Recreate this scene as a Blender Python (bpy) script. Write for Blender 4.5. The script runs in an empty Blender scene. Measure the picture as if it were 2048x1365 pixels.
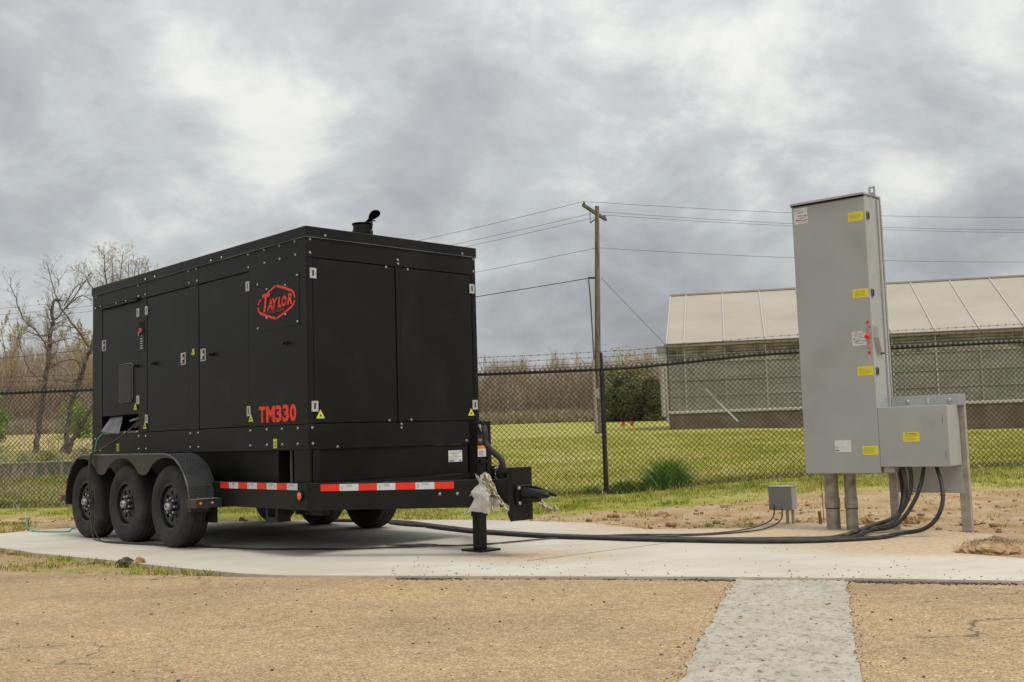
import bpy, bmesh, math, random
import numpy as np
from math import sin, cos, pi, radians, sqrt, atan2
from mathutils import Vector, Matrix

S = bpy.context.scene
COL = S.collection
# ------------------------------------------------------------------ camera
F_PX, PITCH, ROLL = 2117.23, .0886, .031
def cam_axes():
    F = Vector((0, cos(PITCH), sin(PITCH))); R0 = Vector((1, 0, 0)); U0 = Vector((0, -sin(PITCH), cos(PITCH)))
    return cos(ROLL)*R0 - sin(ROLL)*U0, sin(ROLL)*R0 + cos(ROLL)*U0, F
CR, CU, CF = cam_axes()
cd = bpy.data.cameras.new('camera'); cam = bpy.data.objects.new('camera', cd); COL.objects.link(cam)
cam.matrix_world = Matrix(((CR.x, CU.x, -CF.x, 0), (CR.y, CU.y, -CF.y, 0), (CR.z, CU.z, -CF.z, 1.0), (0, 0, 0, 1)))
cd.sensor_width = 36; cd.lens = F_PX/2048*36; cd.clip_start = .1; cd.clip_end = 6000
S.camera = cam
S.render.resolution_x = 1024; S.render.resolution_y = 682
S.view_settings.view_transform = 'Standard'
S.view_settings.look = 'None'; S.view_settings.gamma = 1; S.view_settings.use_curve_mapping = False
S.view_settings.exposure = 0.14

# ------------------------------------------------------------------ sun + sky
SUN_EL, SUN_DIR = radians(58), Vector((.55, -.62, 0)).normalized()
sd = bpy.data.lights.new('sun', 'SUN'); sun = bpy.data.objects.new('sun', sd); COL.objects.link(sun)
sd.energy = 1.9; sd.angle = radians(20); sd.color = (1, .94, .84)
v = SUN_DIR*cos(SUN_EL) + Vector((0, 0, sin(SUN_EL)))
sun.rotation_euler = v.to_track_quat('Z', 'Y').to_euler(); sun.location = (0, -20, 40)

W = bpy.data.worlds.new('World'); S.world = W; W.use_nodes = True
def build_world():
    nt = W.node_tree; N = nt.nodes; L = nt.links; N.clear()
    out = N.new('ShaderNodeOutputWorld'); bg = N.new('ShaderNodeBackground'); bg.inputs[1].default_value = .1
    L.new(bg.outputs[0], out.inputs[0])
    sky = N.new('ShaderNodeTexSky'); sky.sky_type = 'NISHITA'; sky.sun_disc = False
    sky.sun_elevation = SUN_EL; sky.sun_rotation = atan2(SUN_DIR.x, SUN_DIR.y)
    tc = N.new('ShaderNodeTexCoord'); sep = N.new('ShaderNodeSeparateXYZ'); L.new(tc.outputs['Generated'], sep.inputs[0])
    def M(op, a, b=None, c=None, clamp=False):
        n = N.new('ShaderNodeMath'); n.operation = op; n.use_clamp = clamp
        for i, x in enumerate((a, b, c)):
            if x is None: continue
            if isinstance(x, (int, float)): n.inputs[i].default_value = x
            else: L.new(x, n.inputs[i])
        return n.outputs[0]
    zz = M('MAXIMUM', sep.outputs[2], 0.0)
    den = M('ADD', zz, .50)
    px = M('DIVIDE', sep.outputs[0], den); py = M('DIVIDE', sep.outputs[1], den)
    cb = N.new('ShaderNodeCombineXYZ'); L.new(px, cb.inputs[0]); L.new(py, cb.inputs[1])
    def noise(scale, detail, rough, off, dist=0.0):
        mp = N.new('ShaderNodeMapping'); mp.inputs['Location'].default_value = off
        mp.inputs['Scale'].default_value = (1, 1, 1)
        L.new(cb.outputs[0], mp.inputs[0])
        n = N.new('ShaderNodeTexNoise'); n.inputs['Scale'].default_value = scale; n.inputs['Detail'].default_value = detail
        n.inputs['Roughness'].default_value = rough; n.inputs['Distortion'].default_value = dist
        L.new(mp.outputs[0], n.inputs['Vector']); return n.outputs[0]
    n1 = noise(1.5, 3, .45, CLOUD_OFF, .3)
    n2 = noise(4.4, 7, .58, (CLOUD_OFF[0]+7, CLOUD_OFF[1]+3, 2), .25)
    n3 = noise(15, 4, .55, (1, 5, 0), .0)
    s = M('ADD', M('MULTIPLY', n1, .50), M('ADD', M('MULTIPLY', n2, .45), M('MULTIPLY', n3, .05)))
    rp = N.new('ShaderNodeValToRGB'); L.new(s, rp.inputs[0]); e = rp.color_ramp; e.interpolation = 'CARDINAL'
    cols = [(.37, (3.15, 3.25, 3.38)), (.45, (3.95, 4.1, 4.25)), (.505, (4.8, 5.0, 5.1)), (.55, (5.9, 6.1, 6.05)), (.61, (7.9, 7.9, 7.4))]
    while len(e.elements) < len(cols): e.elements.new(.5)
    for el, (p, c) in zip(e.elements, cols): el.position = p; el.color = (c[0]/10, c[1]/10, c[2]/10, 1)
    # overcast vault: brighter towards the zenith
    gr = M('ADD', 8.6, M('MULTIPLY', M('POWER', zz, 2.0), 14.0))
    sc = N.new('ShaderNodeVectorMath'); sc.operation = 'SCALE'; L.new(rp.outputs[0], sc.inputs[0]); L.new(gr, sc.inputs['Scale'])
    s2 = N.new('ShaderNodeVectorMath'); s2.operation = 'SCALE'; L.new(sky.outputs[0], s2.inputs[0]); s2.inputs['Scale'].default_value = .06
    ad = N.new('ShaderNodeVectorMath'); ad.operation = 'ADD'; L.new(sc.outputs[0], ad.inputs[0]); L.new(s2.outputs[0], ad.inputs[1])
    L.new(ad.outputs[0], bg.inputs[0])
CLOUD_OFF = (-13.615831505678472, 11.885879657248179, .6938370919945158)
build_world()

# ------------------------------------------------------------------ helpers
def hz(px): return 902 - .0308*px
def at(px, py, d):      # a point seen at (px, py) in the photograph, d metres away
    q = CR*((px-1024)/F_PX) - CU*((py-682.5)/F_PX) + CF
    return Vector((0, 0, 1)) + q*(d/q.y)

def tag(o, label=None, cat=None, group=None, kind=None):
    if label: o['label'] = label
    if cat: o['category'] = cat
    if group: o['group'] = group
    if kind: o['kind'] = kind
    return o
def empty(name, loc, rz=0, label=None, cat=None, group=None):
    o = bpy.data.objects.new(name, None); COL.objects.link(o); o.location = loc; o.rotation_euler = (0, 0, rz)
    o.empty_display_size = .2
    return tag(o, label, cat, group)
def link(name, me, parent=None, loc=None, rot=None):
    o = bpy.data.objects.new(name, me); COL.objects.link(o); o.parent = parent
    if loc: o.location = loc
    if rot: o.rotation_euler = rot
    return o
def copy_tree(o, parent=None):
    c = o.copy(); COL.objects.link(c); c.parent = parent
    for ch in list(o.children): copy_tree(ch, c)
    return c

class MB:
    def __init__(s): s.v = []; s.f = []
    def add(s, vs, fs):
        b = len(s.v); s.v += [tuple(x) for x in vs]; s.f += [tuple(b+i for i in f) for f in fs]; return s
    def box(s, x0, x1, y0, y1, z0, z1):
        return s.add([(x0,y0,z0),(x1,y0,z0),(x1,y1,z0),(x0,y1,z0),(x0,y0,z1),(x1,y0,z1),(x1,y1,z1),(x0,y1,z1)],
                     [(0,3,2,1),(4,5,6,7),(0,1,5,4),(1,2,6,5),(2,3,7,6),(3,0,4,7)])
    def hexa(s, b, t):      # 4 bottom + 4 top points
        return s.add(list(b)+list(t), [(0,3,2,1),(4,5,6,7),(0,1,5,4),(1,2,6,5),(2,3,7,6),(3,0,4,7)])
    def prism(s, poly, y0, y1, axis='y'):   # polygon in (x,z) extruded along y  (axis 'x': polygon (y,z) along x; 'z': (x,y) along z)
        n = len(poly)
        m = {'y': lambda a, b, c: (a, c, b), 'x': lambda a, b, c: (c, a, b), 'z': lambda a, b, c: (a, b, c)}[axis]
        vs = [m(a, b, y0) for a, b in poly] + [m(a, b, y1) for a, b in poly]
        return s.add(vs, [tuple(range(n)), tuple(range(2*n-1, n-1, -1))] + [(i, n+i, n+(i+1) % n, (i+1) % n) for i in range(n)])
    def tube(s, pts, r, n=8, cap=True, closed=False):
        pts = [Vector(p) for p in pts]; k = len(pts)
        rs = r if isinstance(r, (list, tuple)) else [r]*k
        rings = []; up = None
        for i, p in enumerate(pts):
            if closed: t = (pts[(i+1) % k]-pts[i-1])
            else: t = (pts[min(i+1, k-1)]-pts[max(i-1, 0)])
            if t.length < 1e-9: t = Vector((0, 0, 1))
            t.normalize()
            if up is None: up = Vector((0, 0, 1)) if abs(t.z) < .9 else Vector((1, 0, 0))
            a = t.cross(up)
            if a.length < 1e-4: a = t.cross(Vector((0, 1, 0)))
            a.normalize(); b = a.cross(t).normalized(); up = b
            rings.append([p + (a*cos(2*pi*j/n) + b*sin(2*pi*j/n))*rs[i] for j in range(n)])
        base = len(s.v)
        for rg in rings: s.v += [tuple(q) for q in rg]
        for i in range(k if closed else k-1):
            i2 = (i+1) % k
            for j in range(n):
                s.f.append((base+i*n+j, base+i*n+(j+1) % n, base+i2*n+(j+1) % n, base+i2*n+j))
        if cap and not closed:
            s.f.append(tuple(base+j for j in range(n-1, -1, -1))); s.f.append(tuple(base+(k-1)*n+j for j in range(n)))
        return s
    def lathe(s, prof, c, axis='y', n=32, closed=False, cap=True):   # prof: (radius, offset along axis)
        b = len(s.v)
        for r, h in prof:
            for j in range(n):
                a = 2*pi*j/n; u, w = r*cos(a), r*sin(a)
                q = {'y': (u, h, w), 'x': (h, u, w), 'z': (u, w, h)}[axis]
                s.v.append((c[0]+q[0], c[1]+q[1], c[2]+q[2]))
        m = len(prof)
        for i in range(m if closed else m-1):
            i2 = (i+1) % m
            for j in range(n): s.f.append((b+i*n+j, b+i*n+(j+1) % n, b+i2*n+(j+1) % n, b+i2*n+j))
        if not closed and cap:
            if prof[0][0] > 1e-5: s.f.append(tuple(b+j for j in range(n)))
            if prof[-1][0] > 1e-5: s.f.append(tuple(b+(m-1)*n+j for j in range(n-1, -1, -1)))
        return s
    def build(s, name, m=None, parent=None, bevel=0, smooth=None, loc=None, rot=None):
        me = bpy.data.meshes.new(name); me.from_pydata(s.v, [], s.f); me.update()
        bm = bmesh.new(); bm.from_mesh(me); bmesh.ops.remove_doubles(bm, verts=bm.verts, dist=1e-6) if len(s.v) < 4000 else None
        bmesh.ops.recalc_face_normals(bm, faces=bm.faces)
        if bevel:
            es = [e for e in bm.edges if len(e.link_faces) == 2 and e.calc_face_angle(0) > .6]
            bmesh.ops.bevel(bm, geom=es, offset=bevel, segments=1, affect='EDGES', clamp_overlap=True)
        bm.to_mesh(me); bm.free()
        if smooth:
            me.shade_smooth()
            try: me.set_sharp_from_angle(angle=radians(smooth))
            except Exception: pass
        if m: me.materials.append(m)
        return link(name, me, parent, loc, rot)

def np_mesh(name, V, Fc, m, smooth=False):
    me = bpy.data.meshes.new(name); V = np.asarray(V, np.float32); Fc = np.asarray(Fc, np.int32)
    k = Fc.shape[1]
    me.vertices.add(len(V)); me.vertices.foreach_set('co', V.ravel())
    me.loops.add(Fc.size); me.loops.foreach_set('vertex_index', Fc.ravel())
    me.polygons.add(len(Fc)); me.polygons.foreach_set('loop_start', np.arange(0, Fc.size, k, dtype=np.int32))
    if smooth: me.polygons.foreach_set('use_smooth', np.ones(len(Fc), bool))
    me.update(calc_edges=True); me.validate()
    if m: me.materials.append(m)
    return me

# ------------------------------------------------------------------ materials
MATS = {}
def mat(name, c1, c2=None, scale=6, rough=.6, metal=0, bump=0, bscale=60, detail=5, coords='Object', lo=.38, hi=.62, spec=.5, stretch=None, dirt=None, trans=0):
    if name in MATS: return MATS[name]
    m = bpy.data.materials.new(name); m.use_nodes = True; MATS[name] = m
    nt = m.node_tree; N = nt.nodes; L = nt.links; b = N['Principled BSDF']
    b.inputs['Roughness'].default_value = rough; b.inputs['Metallic'].default_value = metal
    b.inputs['Specular IOR Level'].default_value = spec
    b.inputs['Base Color'].default_value = (*c1, 1)
    tc = N.new('ShaderNodeTexCoord'); src = tc.outputs[coords]
    if stretch:
        mp = N.new('ShaderNodeMapping'); mp.inputs['Scale'].default_value = stretch; L.new(src, mp.inputs[0]); src2 = mp.outputs[0]
    else: src2 = src
    if c2 is not None:
        n = N.new('ShaderNodeTexNoise'); n.inputs['Scale'].default_value = scale; n.inputs['Detail'].default_value = detail
        L.new(src2, n.inputs['Vector'])
        r = N.new('ShaderNodeValToRGB'); r.color_ramp.elements[0].position = lo; r.color_ramp.elements[1].position = hi
        r.color_ramp.elements[0].color = (*c1, 1); r.color_ramp.elements[1].color = (*c2, 1)
        L.new(n.outputs[0], r.inputs[0]); cur = r.outputs[0]
        if dirt:
            col, sc, p0, p1 = dirt
            n2 = N.new('ShaderNodeTexNoise'); n2.inputs['Scale'].default_value = sc; n2.inputs['Detail'].default_value = 6; L.new(src, n2.inputs['Vector'])
            r2 = N.new('ShaderNodeValToRGB'); r2.color_ramp.elements[0].position = p0; r2.color_ramp.elements[1].position = p1
            L.new(n2.outputs[0], r2.inputs[0]); mx = N.new('ShaderNodeMix'); mx.data_type = 'RGBA'
            L.new(r2.outputs[0], mx.inputs[0]); L.new(cur, mx.inputs[6]); mx.inputs[7].default_value = (*col, 1); cur = mx.outputs[2]
        L.new(cur, b.inputs['Base Color'])
    if bump:
        n = N.new('ShaderNodeTexNoise'); n.inputs['Scale'].default_value = bscale; n.inputs['Detail'].default_value = 4; L.new(src, n.inputs['Vector'])
        bp = N.new('ShaderNodeBump'); bp.inputs['Strength'].default_value = bump; bp.inputs['Distance'].default_value = .01
        L.new(n.outputs[0], bp.inputs['Height']); L.new(bp.outputs[0], b.inputs['Normal'])
    return m
black = mat('black_paint', (.0052, .0051, .0045), (.0088, .0084, .0072), 1.6, .40, bump=.14, bscale=2.6, spec=.24, dirt=((.024, .021, .016), 3.0, .56, .95))
black2 = mat('black_frame', (.0058, .0056, .0048), (.0105, .0098, .0082), 2.5, .42, spec=.28, bump=.06, bscale=160)
dark = mat('interior_dark', (.003, .003, .003), rough=.9)
rubber = mat('tyre_rubber', (.02, .0185, .0165), (.034, .031, .027), 5, .85, bump=.15, bscale=120, dirt=((.085, .075, .06), 4, .55, .9))
rimm = mat('rim_black', (.012, .012, .012), rough=.42)
plate = mat('diamond_plate', (.02, .021, .023), (.03, .031, .033), 8, .34, bump=.0)
chrome = mat('chrome', (.55, .55, .53), rough=.25, metal=1)
zinc = mat('zinc_bolt', (.42, .42, .40), rough=.4, metal=.8)
steel = mat('stainless_hinge', (.50, .49, .46), (.62, .61, .58), 30, .42, metal=.6)
red = mat('red_decal', (.80, .035, .012), (.86, .05, .018), 20, .5)
redtape = mat('tape_red', (.74, .022, .008), (.80, .035, .012), 20, .4)
whitetape = mat('tape_white', (.55, .56, .58), (.64, .65, .67), 25, .4)
greyprint = mat('print_grey', (.20, .21, .24), rough=.5)
yellow = mat('label_yellow', (.70, .60, .03), (.78, .68, .05), 20, .5)
yellow2 = mat('label_yellow_green', (.60, .64, .06), rough=.5)
white = mat('label_white', (.62, .62, .60), (.70, .70, .68), 15, .5)
ink = mat('print_black', (.03, .03, .03), rough=.6)
inkred = mat('print_red', (.45, .03, .04), rough=.6)
inkblue = mat('print_blue', (.03, .10, .30), rough=.6)
inkyel = mat('print_on_yellow', (.45, .36, .02), rough=.6)
orange = mat('lens_orange', (.85, .16, .02), rough=.2)
redlens = mat('lens_red', (.6, .02, .01), rough=.2)
trim = mat('roof_seam_trim', (.10, .10, .095), (.17, .17, .16), 3, .4)
greypaint = mat('grey_enclosure_paint', (.345, .355, .335), (.375, .385, .365), 2.2, .5, bump=.02, bscale=250, dirt=((.24, .225, .19), 1.3, .55, .9))
greylight = mat('grey_flange_paint', (.36, .37, .36), (.40, .41, .40), 3, .48)
galv = mat('galvanised', (.34, .31, .26), (.42, .39, .34), 14, .5, metal=.25, dirt=((.22, .17, .11), 7, .55, .75))
conduit_m = mat('conduit_metal', (.30, .27, .21), (.40, .37, .31), 9, .5, metal=.2, dirt=((.16, .12, .07), 6, .52, .75))
cable_m = mat('cable_black', (.013, .012, .011), (.03, .027, .023), 12, .6)
cable_d = mat('cable_dusty', (.035, .032, .028), (.09, .08, .065), 9, .7)
green_m = mat('green_wire', (.03, .30, .17), (.06, .38, .24), 12, .5)
rust = mat('rusty_rod', (.16, .07, .035), (.24, .12, .06), 30, .9)
fence_m = mat('black_vinyl', (.011, .010, .011), (.02, .018, .018), 6, .45)
rail_m = mat('fence_rail_paint', (.012, .010, .011), (.022, .019, .019), 6, .38)
chain_m = mat('chain_yellow_zinc', (.36, .33, .20), (.55, .50, .34), 40, .45, metal=.35)
wood = mat('pole_wood', (.10, .075, .055), (.20, .15, .11), 3, .9, bump=.5, bscale=20, stretch=(6, 6, .5))
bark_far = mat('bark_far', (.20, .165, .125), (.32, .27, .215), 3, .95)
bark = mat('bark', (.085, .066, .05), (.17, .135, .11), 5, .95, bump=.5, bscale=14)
twig = mat('twigs', (.16, .125, .09), (.27, .22, .165), 1.2, .95)
bud = mat('spring_buds', (.34, .30, .10), (.50, .44, .22), .8, .8)
budg = mat('fresh_leaves', (.14, .24, .03), (.26, .36, .06), .8, .7)
brush = mat('brush_stems', (.24, .175, .11), (.40, .305, .205), .35, .95, lo=.3, hi=.7)
everg = mat('evergreen_foliage', (.065, .078, .024), (.15, .16, .055), 1.5, .8)

def bag_material():
    m = bpy.data.materials.new('plastic_film'); m.use_nodes = True; b = m.node_tree.nodes['Principled BSDF']
    b.inputs['Base Color'].default_value = (.86, .84, .81, 1); b.inputs['Roughness'].default_value = .25
    b.inputs['Alpha'].default_value = .58; b.inputs['Subsurface Weight'].default_value = 0
    return m
bag_m = bag_material()
def glass_material(name, col, rough=.08, alpha=.35):
    m = bpy.data.materials.new(name); m.use_nodes = True; b = m.node_tree.nodes['Principled BSDF']
    b.inputs['Base Color'].default_value = (*col, 1); b.inputs['Roughness'].default_value = rough; b.inputs['Alpha'].default_value = alpha
    return m
glass = glass_material('viewing_window_glass', (.055, .05, .04), .12, .35)

def node_mat(name):
    m = bpy.data.materials.new(name); m.use_nodes = True; MATS[name] = m
    nt = m.node_tree; N = nt.nodes; L = nt.links; b = N['Principled BSDF']
    class H: pass
    h = H(); h.N = N; h.L = L; h.b = b; h.tc = N.new('ShaderNodeTexCoord')
    def noise(scale, detail=5, rough=.5, stretch=None, dist=0, src=None):
        n = N.new('ShaderNodeTexNoise'); n.inputs['Scale'].default_value = scale; n.inputs['Detail'].default_value = detail
        n.inputs['Roughness'].default_value = rough; n.inputs['Distortion'].default_value = dist
        s = src or h.tc.outputs['Object']
        if stretch: mp = N.new('ShaderNodeMapping'); mp.inputs['Scale'].default_value = stretch; L.new(s, mp.inputs[0]); s = mp.outputs[0]
        L.new(s, n.inputs['Vector']); return n.outputs[0]
    def vor(scale, feature='F1', out='Distance', rand=1):
        n = N.new('ShaderNodeTexVoronoi'); n.inputs['Scale'].default_value = scale; n.feature = feature; n.inputs['Randomness'].default_value = rand
        L.new(h.tc.outputs['Object'], n.inputs['Vector']); return n.outputs[out]
    def ramp(src, stops, interp='LINEAR'):
        r = N.new('ShaderNodeValToRGB'); L.new(src, r.inputs[0]); e = r.color_ramp; e.interpolation = interp
        while len(e.elements) < len(stops): e.elements.new(.5)
        for el, (p, c) in zip(e.elements, stops): el.position = p; el.color = (*c, 1) if isinstance(c, tuple) else (c, c, c, 1)
        return r.outputs[0]
    def mix(f, a, c, mode='MIX'):
        x = N.new('ShaderNodeMix'); x.data_type = 'RGBA'; x.blend_type = mode
        if isinstance(f, (int, float)): x.inputs[0].default_value = f
        else: L.new(f, x.inputs[0])
        for i, q in ((6, a), (7, c)):
            if isinstance(q, tuple): x.inputs[i].default_value = (*q, 1)
            else: L.new(q, x.inputs[i])
        return x.outputs[2]
    def math(op, a, c=None, clamp=False):
        n = N.new('ShaderNodeMath'); n.operation = op; n.use_clamp = clamp
        for i, x in enumerate((a, c)):
            if x is None: continue
            if isinstance(x, (int, float)): n.inputs[i].default_value = x
            else: L.new(x, n.inputs[i])
        return n.outputs[0]
    def bump(src, st, dist, prev=None):
        n = N.new('ShaderNodeBump'); n.inputs['Strength'].default_value = st; n.inputs['Distance'].default_value = dist
        L.new(src, n.inputs['Height'])
        if prev: L.new(prev, n.inputs['Normal'])
        L.new(n.outputs[0], b.inputs['Normal']); return n.outputs[0]
    def attr(nm):
        n = N.new('ShaderNodeAttribute'); n.attribute_name = nm; return n
    h.noise, h.vor, h.ramp, h.mix, h.math, h.bump, h.attr = noise, vor, ramp, mix, math, bump, attr
    h.set = lambda c, r=.9: (L.new(c, b.inputs['Base Color']), setattr(b.inputs['Roughness'], 'default_value', r))
    h.m = m; return h

def asphalt_mat():
    h = node_mat('chip_seal_asphalt')
    cell = h.vor(125, out='Color'); sp = h.N.new('ShaderNodeSeparateColor'); h.L.new(cell, sp.inputs[0])
    chips = h.ramp(sp.outputs[0], [(0, (.20, .125, .06)), (.2, (.365, .245, .122)), (.6, (.445, .308, .160)), (.92, (.51, .365, .205)), (1, (.68, .58, .44))])
    big = h.ramp(h.noise(.6, 7, .62, (1, 1.6, 1)), [(.33, (.78, .77, .79)), (.5, (.95, .95, .95)), (.68, (1.07, 1.05, 1.0))])
    c = h.mix(1.0, chips, big, 'MULTIPLY')
    fine = h.ramp(h.noise(16, 6, .75), [(.30, .72), (.62, 1.04)])
    c = h.mix(1.0, c, fine, 'MULTIPLY')
    # pale cement smears, mostly near the concrete strip
    sm = h.ramp(h.noise(2.4, 3, .55, (.35, 1.6, 1)), [(.70, 0.0), (.745, 1.0)])
    c = h.mix(h.math('MULTIPLY', sm, .55), c, (.44, .40, .35))
    # thin cracks
    ed = h.N.new('ShaderNodeTexVoronoi'); ed.feature = 'DISTANCE_TO_EDGE'; ed.inputs['Scale'].default_value = .42
    nz = h.N.new('ShaderNodeTexNoise'); nz.inputs['Scale'].default_value = 2.2; nz.inputs['Detail'].default_value = 5; h.L.new(h.tc.outputs['Object'], nz.inputs['Vector'])
    va = h.N.new('ShaderNodeVectorMath'); va.operation = 'MULTIPLY_ADD'; h.L.new(nz.outputs['Color'], va.inputs[0]); va.inputs[1].default_value = (.9, .9, 0)
    h.L.new(h.tc.outputs['Object'], va.inputs[2]); h.L.new(va.outputs[0], ed.inputs['Vector'])
    cr = h.ramp(ed.outputs['Distance'], [(.0, 1.0), (.0035, 0.0)])
    gate = h.ramp(h.noise(.45, 2), [(.47, 0.0), (.53, 1.0)])
    c = h.mix(h.math('MULTIPLY', h.math('MULTIPLY', cr, gate), .95), c, (.07, .055, .035))
    h.set(c, .92); b = h.bump(h.vor(125), .45, .003); h.bump(h.noise(9, 4), .25, .01, b)
    return h.m
def strip_mat():
    h = node_mat('weathered_concrete_strip')
    c = h.ramp(h.noise(5, 6, .65), [(.3, (.37, .34, .28)), (.7, (.49, .455, .39))])
    pit = h.ramp(h.noise(30, 6, .85, (1, .7, 1)), [(.36, (.42, .36, .27)), (.50, (1.0, 1.0, 1.0))])
    c = h.mix(1.0, c, pit, 'MULTIPLY')
    sand = h.ramp(h.noise(3.0, 5, .7), [(.52, 0.0), (.66, 1.0)])
    c = h.mix(h.math('MULTIPLY', sand, .45), c, (.36, .29, .19))
    h.set(c, .95); h.bump(h.noise(40, 5, .7), .7, .008); return h.m
def pad_mat():
    h = node_mat('concrete_pad_surface')
    c = h.ramp(h.noise(.8, 4, .5), [(.35, (.52, .485, .405)), (.65, (.60, .565, .485))])
    br = h.ramp(h.noise(6, 5, .6, (.3, 3, 1)), [(.3, .90), (.7, 1.0)]); c = h.mix(1.0, c, br, 'MULTIPLY')
    st2 = h.ramp(h.noise(.9, 6, .6, (1, 1.8, 1)), [(.46, 0.0), (.70, 1.0)]); c = h.mix(h.math('MULTIPLY', st2, .45), c, (.40, .335, .25))
    st3 = h.ramp(h.noise(4.5, 5, .7, (.25, 1, 1)), [(.55, 0.0), (.75, 1.0)]); c = h.mix(h.math('MULTIPLY', st3, .25), c, (.33, .30, .26))
    # sandy wash towards the cabinet: sand that has blown over the slab
    a = h.attr('sand').outputs['Fac']
    n = h.noise(1.6, 6, .62, (.7, 1.3, 1))
    f = h.ramp(h.math('ADD', h.math('MULTIPLY', a, .75), h.math('MULTIPLY', n, .6)), [(.42, 0.0), (.85, 1.0)])
    c = h.mix(f, c, h.ramp(h.noise(18, 5), [(.3, (.40, .285, .17)), (.7, (.55, .43, .29))]))
    sp = h.ramp(h.noise(90, 2, .5), [(.70, 0.0), (.74, 1.0)])
    c = h.mix(h.math('MULTIPLY', sp, .55), c, (.13, .11, .09))
    h.set(c, .88); h.bump(h.noise(60, 5, .6), .18, .004); return h.m
def ground_mat():
    h = node_mat('sandy_soil_and_turf')
    # soil
    soil = h.ramp(h.noise(2.2, 7, .62), [(.28, (.32, .175, .075)), (.40, (.50, .32, .16)), (.55, (.58, .42, .25)), (.75, (.66, .52, .36))])
    grit = h.ramp(h.noise(38, 5, .75), [(.32, .60), (.58, 1.0)]); soil = h.mix(1.0, soil, grit, 'MULTIPLY')
    # turf
    t1 = h.ramp(h.noise(.30, 5, .6), [(.34, (.33, .35, .05)), (.5, (.43, .41, .10)), (.66, (.53, .46, .19))])
    t2 = h.ramp(h.noise(9, 6, .72), [(.3, .62), (.65, 1.05)]); turf = h.mix(1.0, t1, t2, 'MULTIPLY')
    t3 = h.ramp(h.noise(2.0, 5, .7, (.4, 2.2, 1)), [(.46, 0.0), (.68, 1.0)])
    turf = h.mix(h.math('MULTIPLY', t3, .45), turf, (.27, .28, .045))
    a = h.attr('turf').outputs['Fac']
    f = h.ramp(h.math('ADD', a, h.math('MULTIPLY', h.math('SUBTRACT', h.noise(3.2, 6, .65), .5), 1.5)), [(.42, 0.0), (.62, 1.0)])
    c = h.mix(f, soil, turf)
    w = h.attr('bank').outputs['Fac']
    mud = h.ramp(h.noise(1.4, 6, .65), [(.3, (.10, .085, .05)), (.7, (.26, .21, .13))])
    c = h.mix(w, c, mud)
    h.set(c, 1.0); h.b.inputs['Specular IOR Level'].default_value = .15
    b = h.bump(h.noise(14, 7, .7), 1.0, .05); h.bump(h.noise(70, 4, .7), .5, .012, b); return h.m
def blade_mat(name, cols, scale=.9):
    h = node_mat(name); c = h.ramp(h.noise(scale, 5, .7), cols); h.set(c, .75)
    h.b.inputs['Specular IOR Level'].default_value = .2
    return h.m
grass_m = blade_mat('grass_blades', [(.30, (.14, .20, .025)), (.47, (.26, .29, .04)), (.58, (.40, .35, .09)), (.72, (.50, .41, .19))], 2.2)
field_m = blade_mat('field_blades', [(.34, (.30, .33, .045)), (.5, (.42, .40, .09)), (.66, (.53, .46, .18))], .6)
tuft_m = blade_mat('tall_grass', [(.3, (.10, .22, .03)), (.55, (.18, .33, .05)), (.75, (.38, .40, .12))], 5)
dry_m = blade_mat('dry_weeds', [(.3, (.23, .18, .11)), (.7, (.45, .38, .27))], 2)
clod_m = mat('soil_clod', (.22, .12, .055), (.44, .29, .16), 7, 1, bump=.8, bscale=22)
rock_m = mat('dark_rock', (.045, .03, .018), (.15, .10, .06), 9, .95, bump=.8, bscale=30)
gravel_m = mat('dark_gravel', (.05, .045, .04), (.17, .15, .12), 30, .95)
water_m = mat('pond_water', (.040, .045, .026), rough=.35, spec=.07); water_m.node_tree.nodes['Principled BSDF'].inputs['IOR'].default_value = 1.12
poly_wall = None

# ------------------------------------------------------------------ terrain
def ss(a, b, x): t = np.clip((x-a)/(b-a), 0, 1); return t*t*(3-2*t)
def vnoise(x, y, seed=0):
    x = np.asarray(x, float); y = np.asarray(y, float)
    xi = np.floor(x); yi = np.floor(y); fx = x-xi; fy = y-yi; fx = fx*fx*(3-2*fx); fy = fy*fy*(3-2*fy)
    def h(a, b): q = np.sin(a*127.1+b*311.7+seed*74.7)*43758.5453; return q-np.floor(q)
    return (h(xi, yi)*(1-fx)+h(xi+1, yi)*fx)*(1-fy)+(h(xi, yi+1)*(1-fx)+h(xi+1, yi+1)*fx)*fy
def fbm(x, y, s=0, o=4): return sum(vnoise(x*2**i, y*2**i, s+i)*.5**i for i in range(o))/sum(.5**i for i in range(o))
def inpoly(x, y, poly):
    r = np.zeros(np.shape(x), bool); n = len(poly)
    for i in range(n):
        (x0, y0), (x1, y1) = poly[i], poly[(i+1) % n]
        c = ((y0 > y) != (y1 > y)) & (x < (x1-x0)*(y-y0)/((y1-y0) if y1 != y0 else 1e-9)+x0); r ^= c
    return r
def dist_poly(x, y, poly):
    d = np.full(np.shape(x), 1e9); n = len(poly)
    for i in range(n):
        (x0, y0), (x1, y1) = poly[i], poly[(i+1) % n]
        dx, dy = x1-x0, y1-y0; t = np.clip(((x-x0)*dx+(y-y0)*dy)/(dx*dx+dy*dy), 0, 1)
        d = np.minimum(d, np.hypot(x-x0-t*dx, y-y0-t*dy))
    return d
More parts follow.
